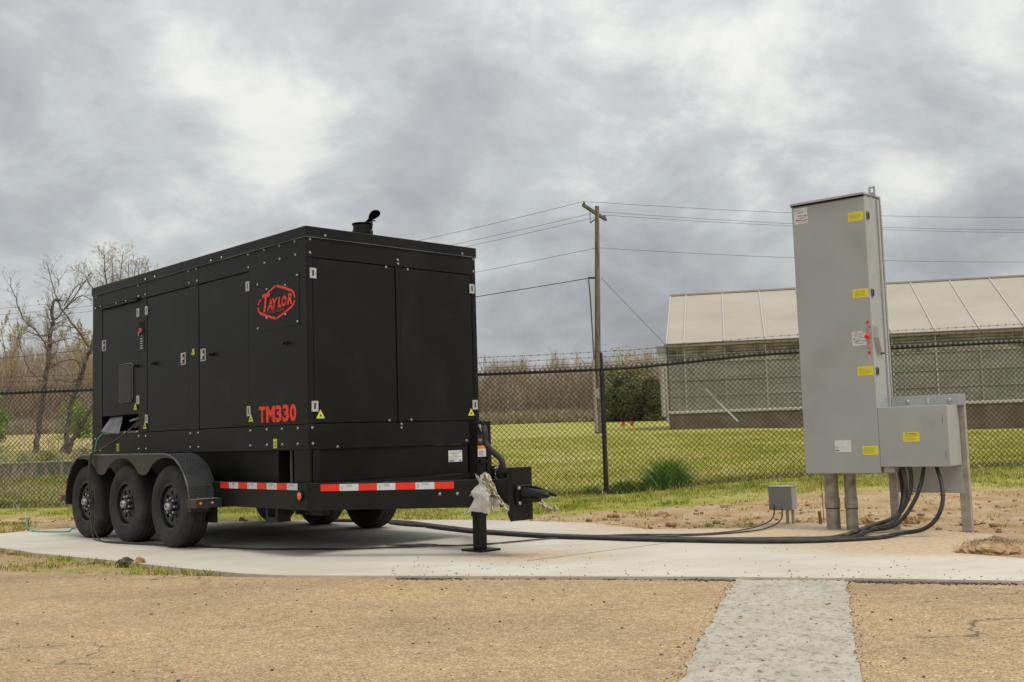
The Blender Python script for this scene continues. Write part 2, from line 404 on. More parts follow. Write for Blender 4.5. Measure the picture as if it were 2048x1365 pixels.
PAD = [(9.5, 4.8), (3.136, 6.697), (2.168, 7.04), (1.238, 7.33), (-.138, 7.68), (-1.248, 7.97), (-1.75, 8.1), (-2.136, 8.30), (-2.6, 8.66), (-3.127, 9.10), (-3.562, 9.50), (-4.741, 10.47),
       (-5.377, 11.118), (-6.3, 12.1), (-6.75, 12.75), (-6.281, 13.05), (-6.09, 13.321), (-5.656, 13.65), (-5.0, 14.0), (-3, 13.75), (-1.325, 13.186), (-.45, 12.85), (.756, 12.025), (1.341, 10.95),
       (2.307, 10.70), (2.607, 11.12), (2.85, 11.15), (3.153, 11.0), (3.65, 10.5), (4.177, 9.4), (3.75, 8.85), (3.313, 8.25), (3.648, 7.766), (9.5, 5.9)]
FE = [(-15.5, 19.1), (-12.5, 18.35), (-9.25, 17.65), (-6.0, 17.2), (-3.3, 16.83), (-1.05, 16.48), (1.35, 16.08), (4.80, 16.09), (8.25, 16.14), (11.6, 16.22), (14.6, 16.35)]
def fence_ground(x):
    return .05 + .17*ss(1.2, 4.4, x) + .06*ss(4.4, 8, x) + 0*x
def terrain(x, y, fine=True):
    x = np.asarray(x, float); y = np.asarray(y, float); r = x/np.maximum(y, 4)
    zf = fence_ground(x)
    near = -.045 + (.045+zf)*ss(11.2, 16.2, y)
    near = near + .035*ss(2.6, 4.2, x)*ss(7, 9.5, y)*(1-ss(13, 16, y))
    tgt = 1.0 - .38*ss(.17, .47, r)
    mid = (tgt-zf)*ss(15.5, 47, y)**.85
    far = .95*ss(45, 94, y) + 1.9*ss(96, 118, y) + .5*ss(118, 700, y)
    right = near + mid + far
    lf = near + (.40-.05)*ss(17.5, 21, y) - .75*ss(21.8, 25, y) + 1.30*ss(57, 60.5, y) + 1.65*ss(61, 90, y) + 1.9*ss(92, 118, y) + .6*ss(118, 600, y)
    k = ss(-.30, -.12, r)
    z = lf*(1-k) + right*k
    if fine:
        dirt = (1-ss(13.0, 14.6, y))*ss(6.2, 7.5, y)
        z = z + (fbm(x*1.3, y*1.3, 3)-.5)*.05*(.5+.5*ss(17, 30, y)) + (fbm(x*6, y*6, 9)-.5)*.035*dirt
    pad = inpoly(x, y, PAD); d = dist_poly(x, y, PAD)
    sd_ = np.where(pad, -d, d)
    z = np.where(y < 14.5, z*ss(.0, .7, sd_) + (1-ss(.0, .7, sd_))*(-.03 + .022*ss(.3, 1.0, x)*ss(8.0, 9, y)), z)
    z = np.where(pad, -.10, z)
    la = asphalt_edge(x)
    z = np.where(y < la + .05, np.minimum(z, -.09), z)
    return z
def asphalt_edge(x):  # y of the far edge of the asphalt, under the slab on the right
    return np.interp(x, [-400, -40, -8, -4.419, -3.41, -2.163, -1.9, 9.5, 30, 400], [130, 21, 10.6, 9.142, 8.72, 8.27, 8.15, 4.9, -1.3, -120])
def TZ(x, y): return float(terrain(np.array([x]), np.array([y]))[0])

def turf_amount(x, y):
    yb = np.interp(x, [-9, -6, -4, 0, 1.2, 2.5, 4.5, 6.5, 9], [15.6, 15.2, 14.2, 13.0, 13.4, 13.6, 13.9, 13.4, 12.7])
    t = ss(-.6, .75, y-yb)
    # scrappy turf left of the slab
    t = np.maximum(t, .50*(1-ss(-2.6, -2.0, x))*(1-ss(9, 13.2, y)))
    t = np.maximum(t, .40*(1-ss(-6.5, -5.5, x)))
    t = t*(1 - .46*(1-ss(-.28, -.18, x/np.maximum(y, 4)))*ss(60, 63, y))
    t = t*(1 - .55*np.exp(-((y-16.3)/.28)**2))
    return t
def ground_sheet():
    n = 460; s = np.linspace(-6.6, 6.6, n)
    gx = 6.0*np.sinh(s*.95)/1.0; gy = 12+6.0*np.sinh(s*.95)
    X, Y = np.meshgrid(gx, gy); x = X.ravel(); y = Y.ravel(); z = terrain(x, y)
    idx = np.arange(n*n).reshape(n, n)
    Fc = np.stack([idx[:-1, :-1].ravel(), idx[:-1, 1:].ravel(), idx[1:, 1:].ravel(), idx[1:, :-1].ravel()], 1)
    me = np_mesh('ground', np.stack([x, y, z], 1), Fc, ground_mat(), True)
    def put(nm, a):
        at_ = me.attributes.new(nm, 'FLOAT', 'POINT'); at_.data.foreach_set('value', np.asarray(a, np.float32))
    put('turf', turf_amount(x, y))
    r = x/np.maximum(y, 4)
    put('bank', np.maximum((1-ss(-.28, -.20, r))*(.55*ss(17.5, 19.5, y)*(1-ss(61.5, 63.5, y))), .9*ss(93, 97, y)))
    tag(link('ground', me), kind='structure')
ground_sheet()

def poly_sheet(name, poly, z, m, step=None, thick=0):
    bm = bmesh.new(); vs = [bm.verts.new((x, y, z)) for x, y in poly]; f = bm.faces.new(vs)
    if f.normal.z < 0: f.normal_flip()
    bm.normal_update()
    if bm.faces[0:1] and list(bm.faces)[0].normal.z < 0:
        bmesh.ops.reverse_faces(bm, faces=bm.faces)
    if thick:
        r = bmesh.ops.extrude_face_region(bm, geom=list(bm.faces)); 
        for q in r['geom']:
            if isinstance(q, bmesh.types.BMVert): q.co.z -= 0
        for v_ in vs: v_.co.z -= thick
        bmesh.ops.recalc_face_normals(bm, faces=bm.faces)
    me = bpy.data.meshes.new(name); bm.to_mesh(me); bm.free(); me.materials.append(m); return me
ax = [-60, -40, -8, -4.419, -3.41, -2.163, -1.9, 3, 9.5, 30]
asp = [(-60, -30)] + [(30, -30)] + [(x, float(asphalt_edge(np.array([x]))[0]) + (0.02*sin(x*9))) for x in ax[::-1]]
tag(link('asphalt_lot', poly_sheet('asphalt_lot', asp, -.02, asphalt_mat(), thick=.05)), kind='structure')
# concrete strip let into the asphalt, ragged edges
rng = random.Random(4)
Lp, Rp = [], []
for i in range(260):
    t = i/259; y = 7.27*(1-t) + -6*t
    wl = (float(fbm(np.array(y*2.1), np.array(3.), 5))-.5)*.09+(float(fbm(np.array(y*11.), np.array(8.), 6))-.5)*.045; wr = (float(fbm(np.array(y*1.6), np.array(13.), 7))-.5)*.05+(float(fbm(np.array(y*13.), np.array(18.), 8))-.5)*.05
    Lp.append((1.46-(7.27-y)*.2863+wl*(1 if i else 0), y)); Rp.append((2.155-(7.12-y)*.2887+wr, y-.15 if i == 0 else y))
_n = len(Lp); _V = [(x, y, -.014) for x, y in Lp]+[(x, y, -.014) for x, y in Rp]
_me = bpy.data.meshes.new('concrete_strip'); _me.from_pydata(_V, [], [(i, i+1, _n+i+1, _n+i) for i in range(_n-1)]); _me.update(); _me.materials.append(strip_mat())
tag(link('concrete_strip', _me), kind='structure')

def pad_obj():
    # dense top so that the blown-sand mask can vary over it
    bm = bmesh.new(); P = PAD
    xs = [p[0] for p in P]; ys = [p[1] for p in P]
    vs = [bm.verts.new((x, y, 0)) for x, y in P]; bm.faces.new(vs)
    for a0, a1, ax_ in ((-7, 9.5, 0), (4.8, 14, 1)):
        k = a0
        while k < a1:
            co = (k, 0, 0) if ax_ == 0 else (0, k, 0); no = (1, 0, 0) if ax_ == 0 else (0, 1, 0)
            bmesh.ops.bisect_plane(bm, geom=list(bm.verts)+list(bm.edges)+list(bm.faces), plane_co=co, plane_no=no); k += .3
    r = bmesh.ops.extrude_face_region(bm, geom=list(bm.faces))
    for q in r['geom']:
        if isinstance(q, bmesh.types.BMVert): q.co.z = -.13
    bmesh.ops.recalc_face_normals(bm, faces=bm.faces)
    me = bpy.data.meshes.new('concrete_pad'); bm.to_mesh(me); bm.free(); me.materials.append(pad_mat())
    n = len(me.vertices); co = np.zeros(n*3); me.vertices.foreach_get('co', co); co = co.reshape(-1, 3); x, y = co[:, 0], co[:, 1]
    d = dist_poly(x, y, PAD)
    sand = ss(1.6, 3.2, x)*ss(7.6, 8.7, y) + .75*np.exp(-((x-.1)/.8)**2-((y-8.9)/.55)**2) + .5*ss(-.2, 1.2, x)*ss(9.2, 10.5, y)
    sand = sand + .35*np.exp(-(d/.12)**2)
    a = me.attributes.new('sand', 'FLOAT', 'POINT'); a.data.foreach_set('value', np.clip(sand, 0, 1).astype(np.float32))
    tag(link('concrete_pad', me), kind='structure')
pad_obj()
MB().hexa([(.07, 8.54, -.02), (1.36, 9.58, -.02), (1.355, 9.586, -.02), (.065, 8.546, -.02)], [(.07, 8.54, .0025), (1.36, 9.58, .0025), (1.355, 9.586, .0025), (.065, 8.546, .0025)]).build('slab_joint', mat('joint_filler', (.20, .18, .15), rough=.9))['kind'] = 'structure'
# pond
tag(link('pond_water', poly_sheet('pond_water', [(-90, 62), (-3, 62), (-3, 22.2), (-60, 22.2)], .37, water_m)), kind='structure')
tag(link('pond_algae', poly_sheet('pond_algae', [(-44, 59), (-12, 59), (-13, 52.5), (-17, 51), (-24, 52), (-30, 50.5), (-44, 51)], .376, mat('pond_scum', (.16, .20, .07), (.27, .29, .13), 1.2, .7))), 'pale green algae film along the far edge of the pond', 'algae', kind='stuff')

# ------------------------------------------------------------------ grass, clods, gravel
NR = np.random.default_rng(7)
def blades(name, x, y, h, w, m, label, cat='grass', lean=.5, z=None, seed=1):
    g = np.random.default_rng(seed); n = len(x); z = terrain(x, y) - .01 if z is None else z
    a = g.uniform(0, 2*pi, n); l = g.uniform(.1, lean, n)*h; b = g.uniform(0, 2*pi, n)
    dx, dy = np.cos(a)*w/2, np.sin(a)*w/2; tx, ty = np.cos(b)*l, np.sin(b)*l
    V = np.zeros((n, 5, 3))
    V[:, 0] = np.stack([x-dx, y-dy, z], 1); V[:, 1] = np.stack([x+dx, y+dy, z], 1)
    V[:, 2] = np.stack([x+dx*.8+tx*.35, y+dy*.8+ty*.35, z+h*.6], 1); V[:, 3] = np.stack([x-dx*.8+tx*.35, y-dy*.8+ty*.35, z+h*.6], 1)
    V[:, 4] = np.stack([x+tx, y+ty, z+h], 1)
    i = np.arange(n)*5
    Fc = np.concatenate([np.stack([i, i+1, i+2], 1), np.stack([i, i+2, i+3], 1), np.stack([i+3, i+2, i+4], 1)])
    me = np_mesh(name, V.reshape(-1, 3), Fc, m)
    o = link(name, me); tag(o, label, cat, kind='stuff'); return o
def keep_ground(x, y):
    k = ~inpoly(x, y, PAD) & (y > asphalt_edge(x)+.05)
    return k
# grass this side of the fence
n = 120000; x = NR.uniform(-10, 10, n); y = NR.uniform(12.2, 16.9, n)
t = turf_amount(x, y) + (fbm(x*1.9, y*1.9, 5)-.53)*2.2; k = keep_ground(x, y) & (NR.uniform(0, 1, n) < ss(.45, .95, t)); x, y = x[k], y[k]
blades('grass_verge', x, y, NR.uniform(.02, .07, len(x))*(.4+1.1*fbm(x*1.1, y*1.1, 2)), .010, grass_m, 'short green grass growing between the bare soil and the chain-link fence', seed=2)
# scattered tufts on the bare soil
cx_, cy_ = [], []
for i in range(900):
    a, b = NR.uniform(-9.5, 9.5), NR.uniform(7.6, 15)
    if NR.uniform() < .35: a, b = NR.uniform(-7, -2.2), NR.uniform(8, 12.6)
    if a > 3.5 and b < 10.5 and NR.uniform() < .7: continue
    m_ = int(NR.uniform(5, 26)); r_ = NR.uniform(.03, .15)
    cx_.append(a+NR.normal(0, r_, m_)); cy_.append(b+NR.normal(0, r_, m_))
x = np.concatenate(cx_); y = np.concatenate(cy_); k = keep_ground(x, y); x, y = x[k], y[k]
blades('grass_sprigs', x, y, NR.uniform(.015, .06, len(x)), .009, grass_m, 'sparse grass sprigs scattered over the sandy soil', lean=.9, seed=3)
# scrappy turf left of the slab, near
n = 26000; x = NR.uniform(-6.5, -2.2, n); y = NR.uniform(8.2, 12.4, n)
dpad = dist_poly(x, y, PAD); t = fbm(x*2.3, y*2.3, 21); k = keep_ground(x, y) & (NR.uniform(0, 1, n) < np.maximum(ss(.50, .68, t)*.75, .75*np.exp(-(dpad/.10)**2)*ss(.35, .6, t))) & (x < -2.35)
x, y = x[k], y[k]
blades('grass_patch', x, y, NR.uniform(.02, .07, len(x)), .009, grass_m, 'scrappy green turf on the soil in front of the slab at left', lean=.9, seed=4)
# mown field beyond the fence
n = 150000; u = NR.uniform(0, 1, n); y = 16.4 + 22*u**1.35; x = NR.uniform(-.16, .56, n)*y
k = (NR.uniform(0, 1, n) < .35+.65*ss(.4, .6, fbm(x*.7, y*.7, 8))); x, y = x[k], y[k]
blades('field_grass', x, y, NR.uniform(.02, .06, len(x))*(1+.02*y), .014+0*x, field_m, 'short yellow-green turf of the mown field beyond the fence', lean=.9, seed=5)
# rough growth beyond the left fence
n = 42000; y = 17.6 + 4.6*NR.uniform(0, 1, n)**1.2; x = NR.uniform(-.66, -.26, n)*y
t = fbm(x*.9, y*.9, 31); k = NR.uniform(0, 1, n) < .25+.75*ss(.42, .6, t); x, y = x[k], y[k]
blades('bank_grass', x, y, NR.uniform(.03, .11, len(x)), .014, grass_m, 'rough green grass on the pond bank behind the left fence', lean=.6, seed=6)
n = 7000; y = 18.3 + 3.9*NR.uniform(0, 1, n); x = NR.uniform(-.56, -.27, n)*y; t = fbm(x*.9+4, y*.9, 41); k = NR.uniform(0, 1, n) < ss(.50, .66, t)*.8; x, y = x[k], y[k]
blades('dry_weeds', x, y, NR.uniform(.12, .42, len(x)), .009, dry_m, 'tangled straw-coloured dry weeds between the left fence and the pond', 'weeds', lean=.8, seed=7)
n = 3600; x = NR.uniform(-14, 13, n); y = np.interp(x, [p[0] for p in FE], [p[1] for p in FE]) + NR.normal(.05, .12, n)
blades('fence_line_litter', x, y, NR.uniform(.03, .16, len(x)), .012, dry_m, 'dead brown grass stems caught along the foot of the fence', 'weeds', lean=1.2, seed=8)

def tuft(px_x, y, w, h, n, label, seed):
    g = np.random.default_rng(seed); a = g.normal(0, w, n); b = g.normal(0, w*.45, n); xx = px_x+a; yy = y+b
    hh = h*np.exp(-(a/(w*1.5))**2)*g.uniform(.30, 1.05, n)
    z = terrain(xx, yy)-.02
    V = np.zeros((n, 7, 3)); an = g.uniform(0, 2*pi, n); wd = .006
    lx = a/w*.22*hh/h + g.normal(0, .22, n)*hh; ly = g.normal(0, .15, n)*hh
    dx, dy = np.cos(an)*wd, np.sin(an)*wd
    for i, (f, s) in enumerate(((0, 1), (.45, .9), (.8, .6))):
        cxx = xx+lx*f*f; cyy = yy+ly*f*f; cz = z+hh*(f-.15*f*f)
        V[:, 2*i] = np.stack([cxx-dx*s, cyy-dy*s, cz], 1); V[:, 2*i+1] = np.stack([cxx+dx*s, cyy+dy*s, cz], 1)
    V[:, 6] = np.stack([xx+lx*1.5, yy+ly*1.5, z+hh*.93], 1)
    i = np.arange(n)*7; q = []
    for j in (0, 2): q += [np.stack([i+j, i+j+1, i+j+3], 1), np.stack([i+j, i+j+3, i+j+2], 1)]
    q.append(np.stack([i+4, i+5, i+6], 1))
    V = V.reshape(-1, 3); o3 = np.array([px_x, y, 0]); me = np_mesh('grass_tuft', V-o3, np.concatenate(q), tuft_m)
    o = link('grass_tuft', me, loc=(px_x, y, 0)); tag(o, label, 'grass tuft')
tuft(2.30, 16.30, .20, .60, 1500, 'tallest dark green grass clump against the fence right of the black post', 11)
tuft(1.95, 16.25, .16, .24, 600, 'low dark green grass clump joining the tall clump on its left', 14)
tuft(1.62, 16.28, .11, .28, 700, 'small dark grass clump right beside the foot of the black fence post', 12)
tuft(1.16, 16.30, .07, .20, 260, 'thin grass clump just left of the black fence post', 13)

def lump(r, seed, flat=.6, sub=1):
    bm = bmesh.new(); bmesh.ops.create_icosphere(bm, subdivisions=sub, radius=1); g = random.Random(seed)
    for v_ in bm.verts: v_.co *= g.uniform(.65, 1.15); v_.co.z *= flat; v_.co *= r
    vs = np.array([v_.co[:] for v_ in bm.verts]); fs = np.array([[q.index for q in f.verts] for f in bm.faces]); bm.free(); return vs, fs
LUMPS = [lump(1, s, sub=1) for s in range(6)]
def scatter(name, x, y, r, m, label, cat, zoff=0, z=None, seed=0):
    g = np.random.default_rng(seed); Vs, Fs = [], []; b = 0
    zz = terrain(x, y) if z is None else np.full(len(x), z)
    for i in range(len(x)):
        vs, fs = LUMPS[i % 6]; a = g.uniform(0, 6.28); c, s = cos(a), sin(a)
        q = vs*r[i]*np.array([g.uniform(.7, 1.3), g.uniform(.7, 1.3), 1]); q = np.stack([q[:, 0]*c-q[:, 1]*s, q[:, 0]*s+q[:, 1]*c, q[:, 2]], 1)
        Vs.append(q + np.array([x[i], y[i], zz[i]+zoff*r[i]])); Fs.append(fs+b); b += len(vs)
    tag(link(name, np_mesh(name, np.concatenate(Vs), np.concatenate(Fs), m)), label, cat, kind='stuff')
n = 5200; x = NR.uniform(-9, 9.5, n); y = NR.uniform(7.4, 15, n); k = keep_ground(x, y) & (turf_amount(x, y) < .55) & (fbm(x*1.1, y*1.1, 17) > .40); x, y = x[k], y[k]
scatter('soil_clods', x, y, np.clip(NR.lognormal(-4.45, .75, len(x)), .003, .07), clod_m, 'loose clods of tan and brown soil over the bare ground', 'soil', .25)
n = 420
x = NR.uniform(-1.0, 6, n); y = np.interp(x, [-1.25, 3.136, 9.5], [7.97, 6.697, 4.8]) + NR.exponential(.55, n); k = inpoly(x, y, PAD); x, y = x[k], y[k]
scatter('loose_gravel', x, y, NR.uniform(.002, .0075, len(x)), gravel_m, 'small dark gravel bits strewn over the pale concrete slab', 'gravel', .3, z=0)
n = 420; x = NR.uniform(-5, 5, n); y = NR.uniform(3.2, 9, n); k = ~inpoly(x, y, PAD) & (y < asphalt_edge(x)-.1); x, y = x[k], y[k]
scatter('asphalt_pebbles', x, y, NR.uniform(.003, .011, len(x)), gravel_m, 'small dark pebbles lying on the tan asphalt', 'gravel', .3, z=-.02)
# grit along the edges of the strip
n = 420; y = NR.uniform(3.3, 7.1, n); sdx = NR.uniform(0, 1, n) < .55; x = np.where(sdx, 1.45-(7.27-y)*.2863, 2.16-(7.12-y)*.2887)+NR.normal(0, .030, n)
scatter('strip_edge_grit', x, y, NR.uniform(.002, .006, n), gravel_m, 'dark crumbs of asphalt along both edges of the concrete strip', 'gravel', .3, z=-.016)
n = 60; y = NR.uniform(3.3, 7.0, n); x = 1.8-(7.2-y)*.2875+NR.uniform(-.33, .33, n)
scatter('strip_stones', x, y, NR.uniform(.003, .010, n), clod_m, 'small brown stones scattered on the concrete strip', 'gravel', .3, z=-.014)
# dark broken edge where slab and asphalt meet
n = 3600; x = NR.uniform(-.9, 5.5, n); w_ = np.clip((fbm(x*1.2, x*0+3, 51)-.42)*5, .05, 1); keep = NR.uniform(0, 1, n) < w_; x = x[keep]
ye = np.interp(x, [-2.136, -1.248, -.138, 1.238, 2.168, 3.136, 9.5], [8.30, 7.97, 7.68, 7.33, 7.04, 6.697, 4.8]); y = ye - np.abs(NR.normal(0, .035, len(x))) - .006
k = ~((x > 1.42) & (x < 2.18) & (NR.uniform(0, 1, len(x)) < .9)); x, y = x[k], y[k]
scatter('broken_asphalt_edge', x, y, NR.uniform(.004, .013, len(x)), gravel_m, 'crumbled dark asphalt along the front edge of the slab', 'gravel', .2, z=-.018)

def mound(name, x, y, r, h, seed, label, cat, m=clod_m, z=None, sub=4):
    bm = bmesh.new(); bmesh.ops.create_icosphere(bm, subdivisions=sub, radius=1)
    g = seed*3.7
    for v_ in bm.verts:
        p = v_.co.copy(); k_ = .45 + .75*float(fbm(p.x*1.9+g+5, p.y*1.9+p.z*1.7+9, seed)) + .42*float(fbm(p.x*6+g, p.y*6+p.z*5, seed+3)) + .2*float(fbm(p.x*17+g, p.y*17+p.z*15, seed+4))
        v_.co = Vector((p.x*r*k_, p.y*r*.62*k_, p.z*h*k_))
    me = bpy.data.meshes.new(name); bm.to_mesh(me); bm.free(); me.materials.append(m)
    z = TZ(x, y) if z is None else z
    o = link(name, me, loc=(x, y, z)); o.rotation_euler = (0, 0, seed); return tag(o, label, cat)
mound('soil_mound', 3.63, 8.36, .20, .060, 2.9, 'brown soil mound with grass roots at the right edge of the slab', 'soil mound', z=-.01)
n = 500; x = 3.70+NR.normal(0, .09, n); y = 8.44+NR.normal(0, .04, n)
blades('mound_grass', x, y, NR.uniform(.02, .06, n), .006, dry_m, 'dead grass roots on top of the brown soil mound', 'grass', lean=1.8, z=np.full(n, .028), seed=9)
mound('rock', -3.43, 9.36, .080, .048, 3, 'dark brown rock beside the slab edge in front of the trailer wheels', 'rock', m=rock_m, z=-.012, sub=3)
mound('rock', -3.29, 9.31, .075, .050, 5.1, 'tan-topped rock touching the dark rock beside the slab edge', 'rock', z=-.012, sub=3)
mound('soil_clod', 3.50, 10.80, .10, .055, 4, 'orange-brown soil clod between the conduits and the hanging cables', 'soil clod', z=.01)
mound('soil_clod', 3.95, 10.75, .06, .05, 6, 'smaller brown soil clod behind the hanging black cables', 'soil clod', z=.01)
mound('soil_clod', 4.45, 10.5, .13, .03, 7, 'flat dark soil clod beside the right steel strut', 'soil clod', z=.01)
mound('soil_hump', 1.73, 12.75, .13, .045, 8, 'dark brown soil hump on bare ground between fence post and junction box', 'soil clod')

def curve_pts(pts, n=8):
    P = [Vector(p) for p in pts]; out = []
    for i in range(len(P)-1):
        p0, p1, p2, p3 = P[max(i-1, 0)], P[i], P[i+1], P[min(i+2, len(P)-1)]
        for k in range(n):
            t = k/n; out.append(.5*((2*p1)+(-p0+p2)*t+(2*p0-5*p1+4*p2-p3)*t*t+(-p0+3*p1-3*p2+p3)*t**3))
    out.append(P[-1]); return out
# ------------------------------------------------------------------ text
_fc = {}
def text_mesh(s, size, bold=0.0, extrude=.0008, shear=0, sx=1, align='LEFT', valign='BOTTOM'):
    cu = bpy.data.curves.new('t', 'FONT'); cu.body = s; cu.size = size; cu.extrude = extrude; cu.offset = bold; cu.shear = shear
    cu.align_x = align; cu.align_y = 'BOTTOM_BASELINE'; cu.resolution_u = 3
    o = bpy.data.objects.new('t', cu); COL.objects.link(o); dg = bpy.context.evaluated_depsgraph_get(); dg.update()
    me = bpy.data.meshes.new_from_object(o.evaluated_get(dg)); bpy.data.objects.remove(o); bpy.data.curves.remove(cu)
    me.transform(Matrix.Diagonal((sx, 1, 1, 1))); return me
def text_on_side(name, s, x, z, y, size, m, parent, fit_w=None, rotz=0, **k):
    """text in the local XZ plane, facing -Y (rotz turns it about Z)"""
    me = text_mesh(s, size, **k)
    if fit_w:
        xs = [v_.co.x for v_ in me.vertices]; w = max(xs)-min(xs); mn = min(xs)
        me.transform(Matrix.Diagonal((fit_w/w, 1, 1, 1)) @ Matrix.Translation((-mn, 0, 0)))
    me.name = name; me.materials.append(m)
    o = link(name, me, parent, (x, y, z)); o.rotation_euler = (pi/2, 0, rotz); return o
# ------------------------------------------------------------------ generator trailer (local: +x towards the coupler, +y away from the camera side)
TR = empty('generator_trailer', (-1.7976, 9.26, 0), -.8014, 'long black enclosed generator on a three-axle trailer parked on the concrete slab', 'generator trailer')
L_, W_ = 4.602, 2.011
def part(mb, name, m, parent=None, **k): return mb.build(name, m, parent or TR, **k)
g3 = .003
# core
core = MB().box(-4.57, -.03, .03, 1.98, 1.36, 2.80).box(-3.36, -.03, .03, 1.98, .94, 1.358).box(-4.57, -4.33, .03, 1.98, .94, 1.358).box(-4.328, -3.362, .55, 1.98, .94, 1.358).box(-4.328, -3.362, .03, .548, .94, 1.02)
part(core, 'enclosure_core', dark)
# side face pieces
def sp(name, x0, x1, z0, z1, y=0.0, t=.03, bevel=.003, m=black):
    return part(MB().box(x0, x1, y, y+t, z0, z1), name, m, bevel=bevel)
sp('lower_panel', -L_, -.002, .927, 1.150)
for x0, x1 in ((-L_, -4.331), (-3.362, -3.157), (-2.195, -1.982)): sp('side_panel', x0, x1, 1.153, 2.628)
sp('side_panel', -.996, -.002, 1.153, 2.808)
for x0, x1 in ((-L_, -4.338), (-4.335, -3.161), (-3.158, -1.983), (-1.980, -.999)): sp('header_panel', x0, x1, 2.631, 2.808)
d1 = sp('door', -4.324, -3.368, 1.362, 2.622, y=.004)
d2 = sp('door', -3.151, -2.201, 1.158, 2.622, y=.004)
d3 = sp('door', -1.975, -1.003, 1.158, 2.622, y=.004)
part(MB().box(-4.326, -3.364, -.0, .03, 1.153, 1.178), 'opening_sill', trim, bevel=.002)
part(MB().box(-4.414, -3.335, -.035, .004, 2.634, 2.650).box(-4.414, -3.335, -.035, -.030, 2.615, 2.650), 'drip_rail', black2)
# front face pieces
def fp(name, y0, y1, z0, z1, x=0.0, t=.03, m=black, bevel=.003):
    return part(MB().box(x-t, x, y0, y1, z0, z1), name, m, bevel=bevel)
fp('front_lower_panel', .002, W_-.002, .927, 1.150, x=.001)
fp('front_column', .002, .062, 1.153, 2.628); fp('front_column', 1.957, W_-.002, 1.153, 2.628); fp('front_column', .989, 1.033, 1.153, 2.628, x=.006)
fp('front_header', .002, W_-.002, 2.631, 2.808)
fd1 = fp('front_door', .067, .984, 1.158, 2.624, x=-.004); fd2 = fp('front_door', 1.039, 1.952, 1.158, 2.624, x=-.004)
# back and far walls
part(MB().box(-L_, -.001, W_-.03, W_, .927, 2.808), 'far_wall', black); part(MB().box(-L_, -L_+.03, .031, W_-.031, .927, 2.808), 'rear_wall', black)
# roof cap and seam
part(MB().box(-L_-.012, .012, -.012, W_+.012, 2.812, 2.906), 'roof_cap', black, bevel=.004)
part(MB().box(-L_-.018, .018, -.018, W_+.018, 2.807, 2.811), 'roof_seam', trim)
part(MB().box(-2.36, -2.33, -.014, -.011, 2.813, 2.905).box(-2.34, -2.33, -.012, W_, 2.904, 2.909), 'roof_joint', black2)
# exhaust
ex = part(MB().lathe([(.098, 0), (.098, .13), (.100, .132), (.100, .145), (.094, .15), (.094, .205), (.103, .213), (.105, .222), (.093, .221), (.09, .1)], (-.525, 1.0, 2.905), 'z', 28), 'exhaust_stack', black2, smooth=40)
part(MB().lathe([(.104, .12), (.104, .15), (.099, .152)], (-.525, 1.0, 2.905), 'z', 28), 'exhaust_clamp', black2, ex)
fl = MB(); pts = []
for i in range(20):
    a = 2*pi*i/20; pts.append((.070+.082*cos(a), .045*sin(a)*(1+.3*cos(a))))
pl_ = [(p[0], p[1]) for p in pts]
fl.prism(pl_, -.004, .004, 'z'); fl.box(-.16, .03, -.016, .016, -.006, .006)
f_o = part(fl, 'rain_flap', black2, ex, loc=(-.385, .99, 3.150), rot=(radians(-20), radians(-24), 0))
part(MB().box(-.44, -.425, 1.03, 1.05, 3.07, 3.17).tube([(-.44, 1.0, 3.15), (-.42, 1.08, 3.15)], .008), 'flap_hinge', black2, ex)

# bolts
SB = [(-4.52, 2.655), (-4.378, 2.657), (-3.358, 2.665), (-3.193, 2.666), (-2.175, 2.665), (-2.006, 2.668), (-.987, 2.665), (-.695, 2.669), (-.431, 2.668), (-.171, 2.669), (-4.5, 2.79), (-3.372, 2.79), (-3.166, 2.83), (-2.935, 2.83), (-2.186, 2.79), (-2.016, 2.79), (-1.692, 2.83), (-1.478, 2.831), (-.994, 2.792), (-.699, 2.792), (-.434, 2.792), (-.177, 2.792),
      (-3.352, 1.116), (-3.181, 1.113), (-2.164, 1.118), (-1.998, 1.119), (-.98, 1.117), (-.687, 1.121), (-.427, 1.121), (-.166, 1.119), (-2.165, .977), (-1.993, .977), (-.982, .978), (-.686, .981), (-.424, .98), (-.169, .981), (-4.508, 1.107), (-4.364, .968), (-3.35, .975), (-3.172, .975), (-3.709, 1.165), (-3.397, 1.165)]
bo = MB()
def sbolt(mb, x, z, y=0, r=.010):
    mb.lathe([(r*1.25, 0), (r*1.25, -.003), (r, -.004), (r*.85, -.009), (0.0, -.010)], (x, y, z), 'y', 8)
for x, z in SB: sbolt(bo, x, z, -.012 if z > 2.81 else 0)
for x, z in ((-3.862, 2.66), (-3.611, 2.657)): sbolt(bo, x, z-.018, -.035, .006)
for y, z in [(.039, 2.79), (.194, 2.835), (.038, 2.668), (1.014, 2.691), (1.018, 2.656), (.878, 2.612), (1.136, 2.612), (1.83, 2.83), (1.987, 2.79), (1.984, 2.665), (.882, 1.171), (1.14, 1.173), (1.018, 1.135), (1.017, 1.101), (.037, 1.118), (.041, .98), (1.831, .961), (.30, .945)]:
    r = .010; bo.lathe([(r*1.25, 0), (r*1.25, .003), (r, .004), (r*.85, .009), (0, .010)], (.013 if z > 2.81 else .006 if .98 < y < 1.04 else .001, y, z), 'x', 8)
tag(part(bo, 'bolts', zinc), kind='stuff')

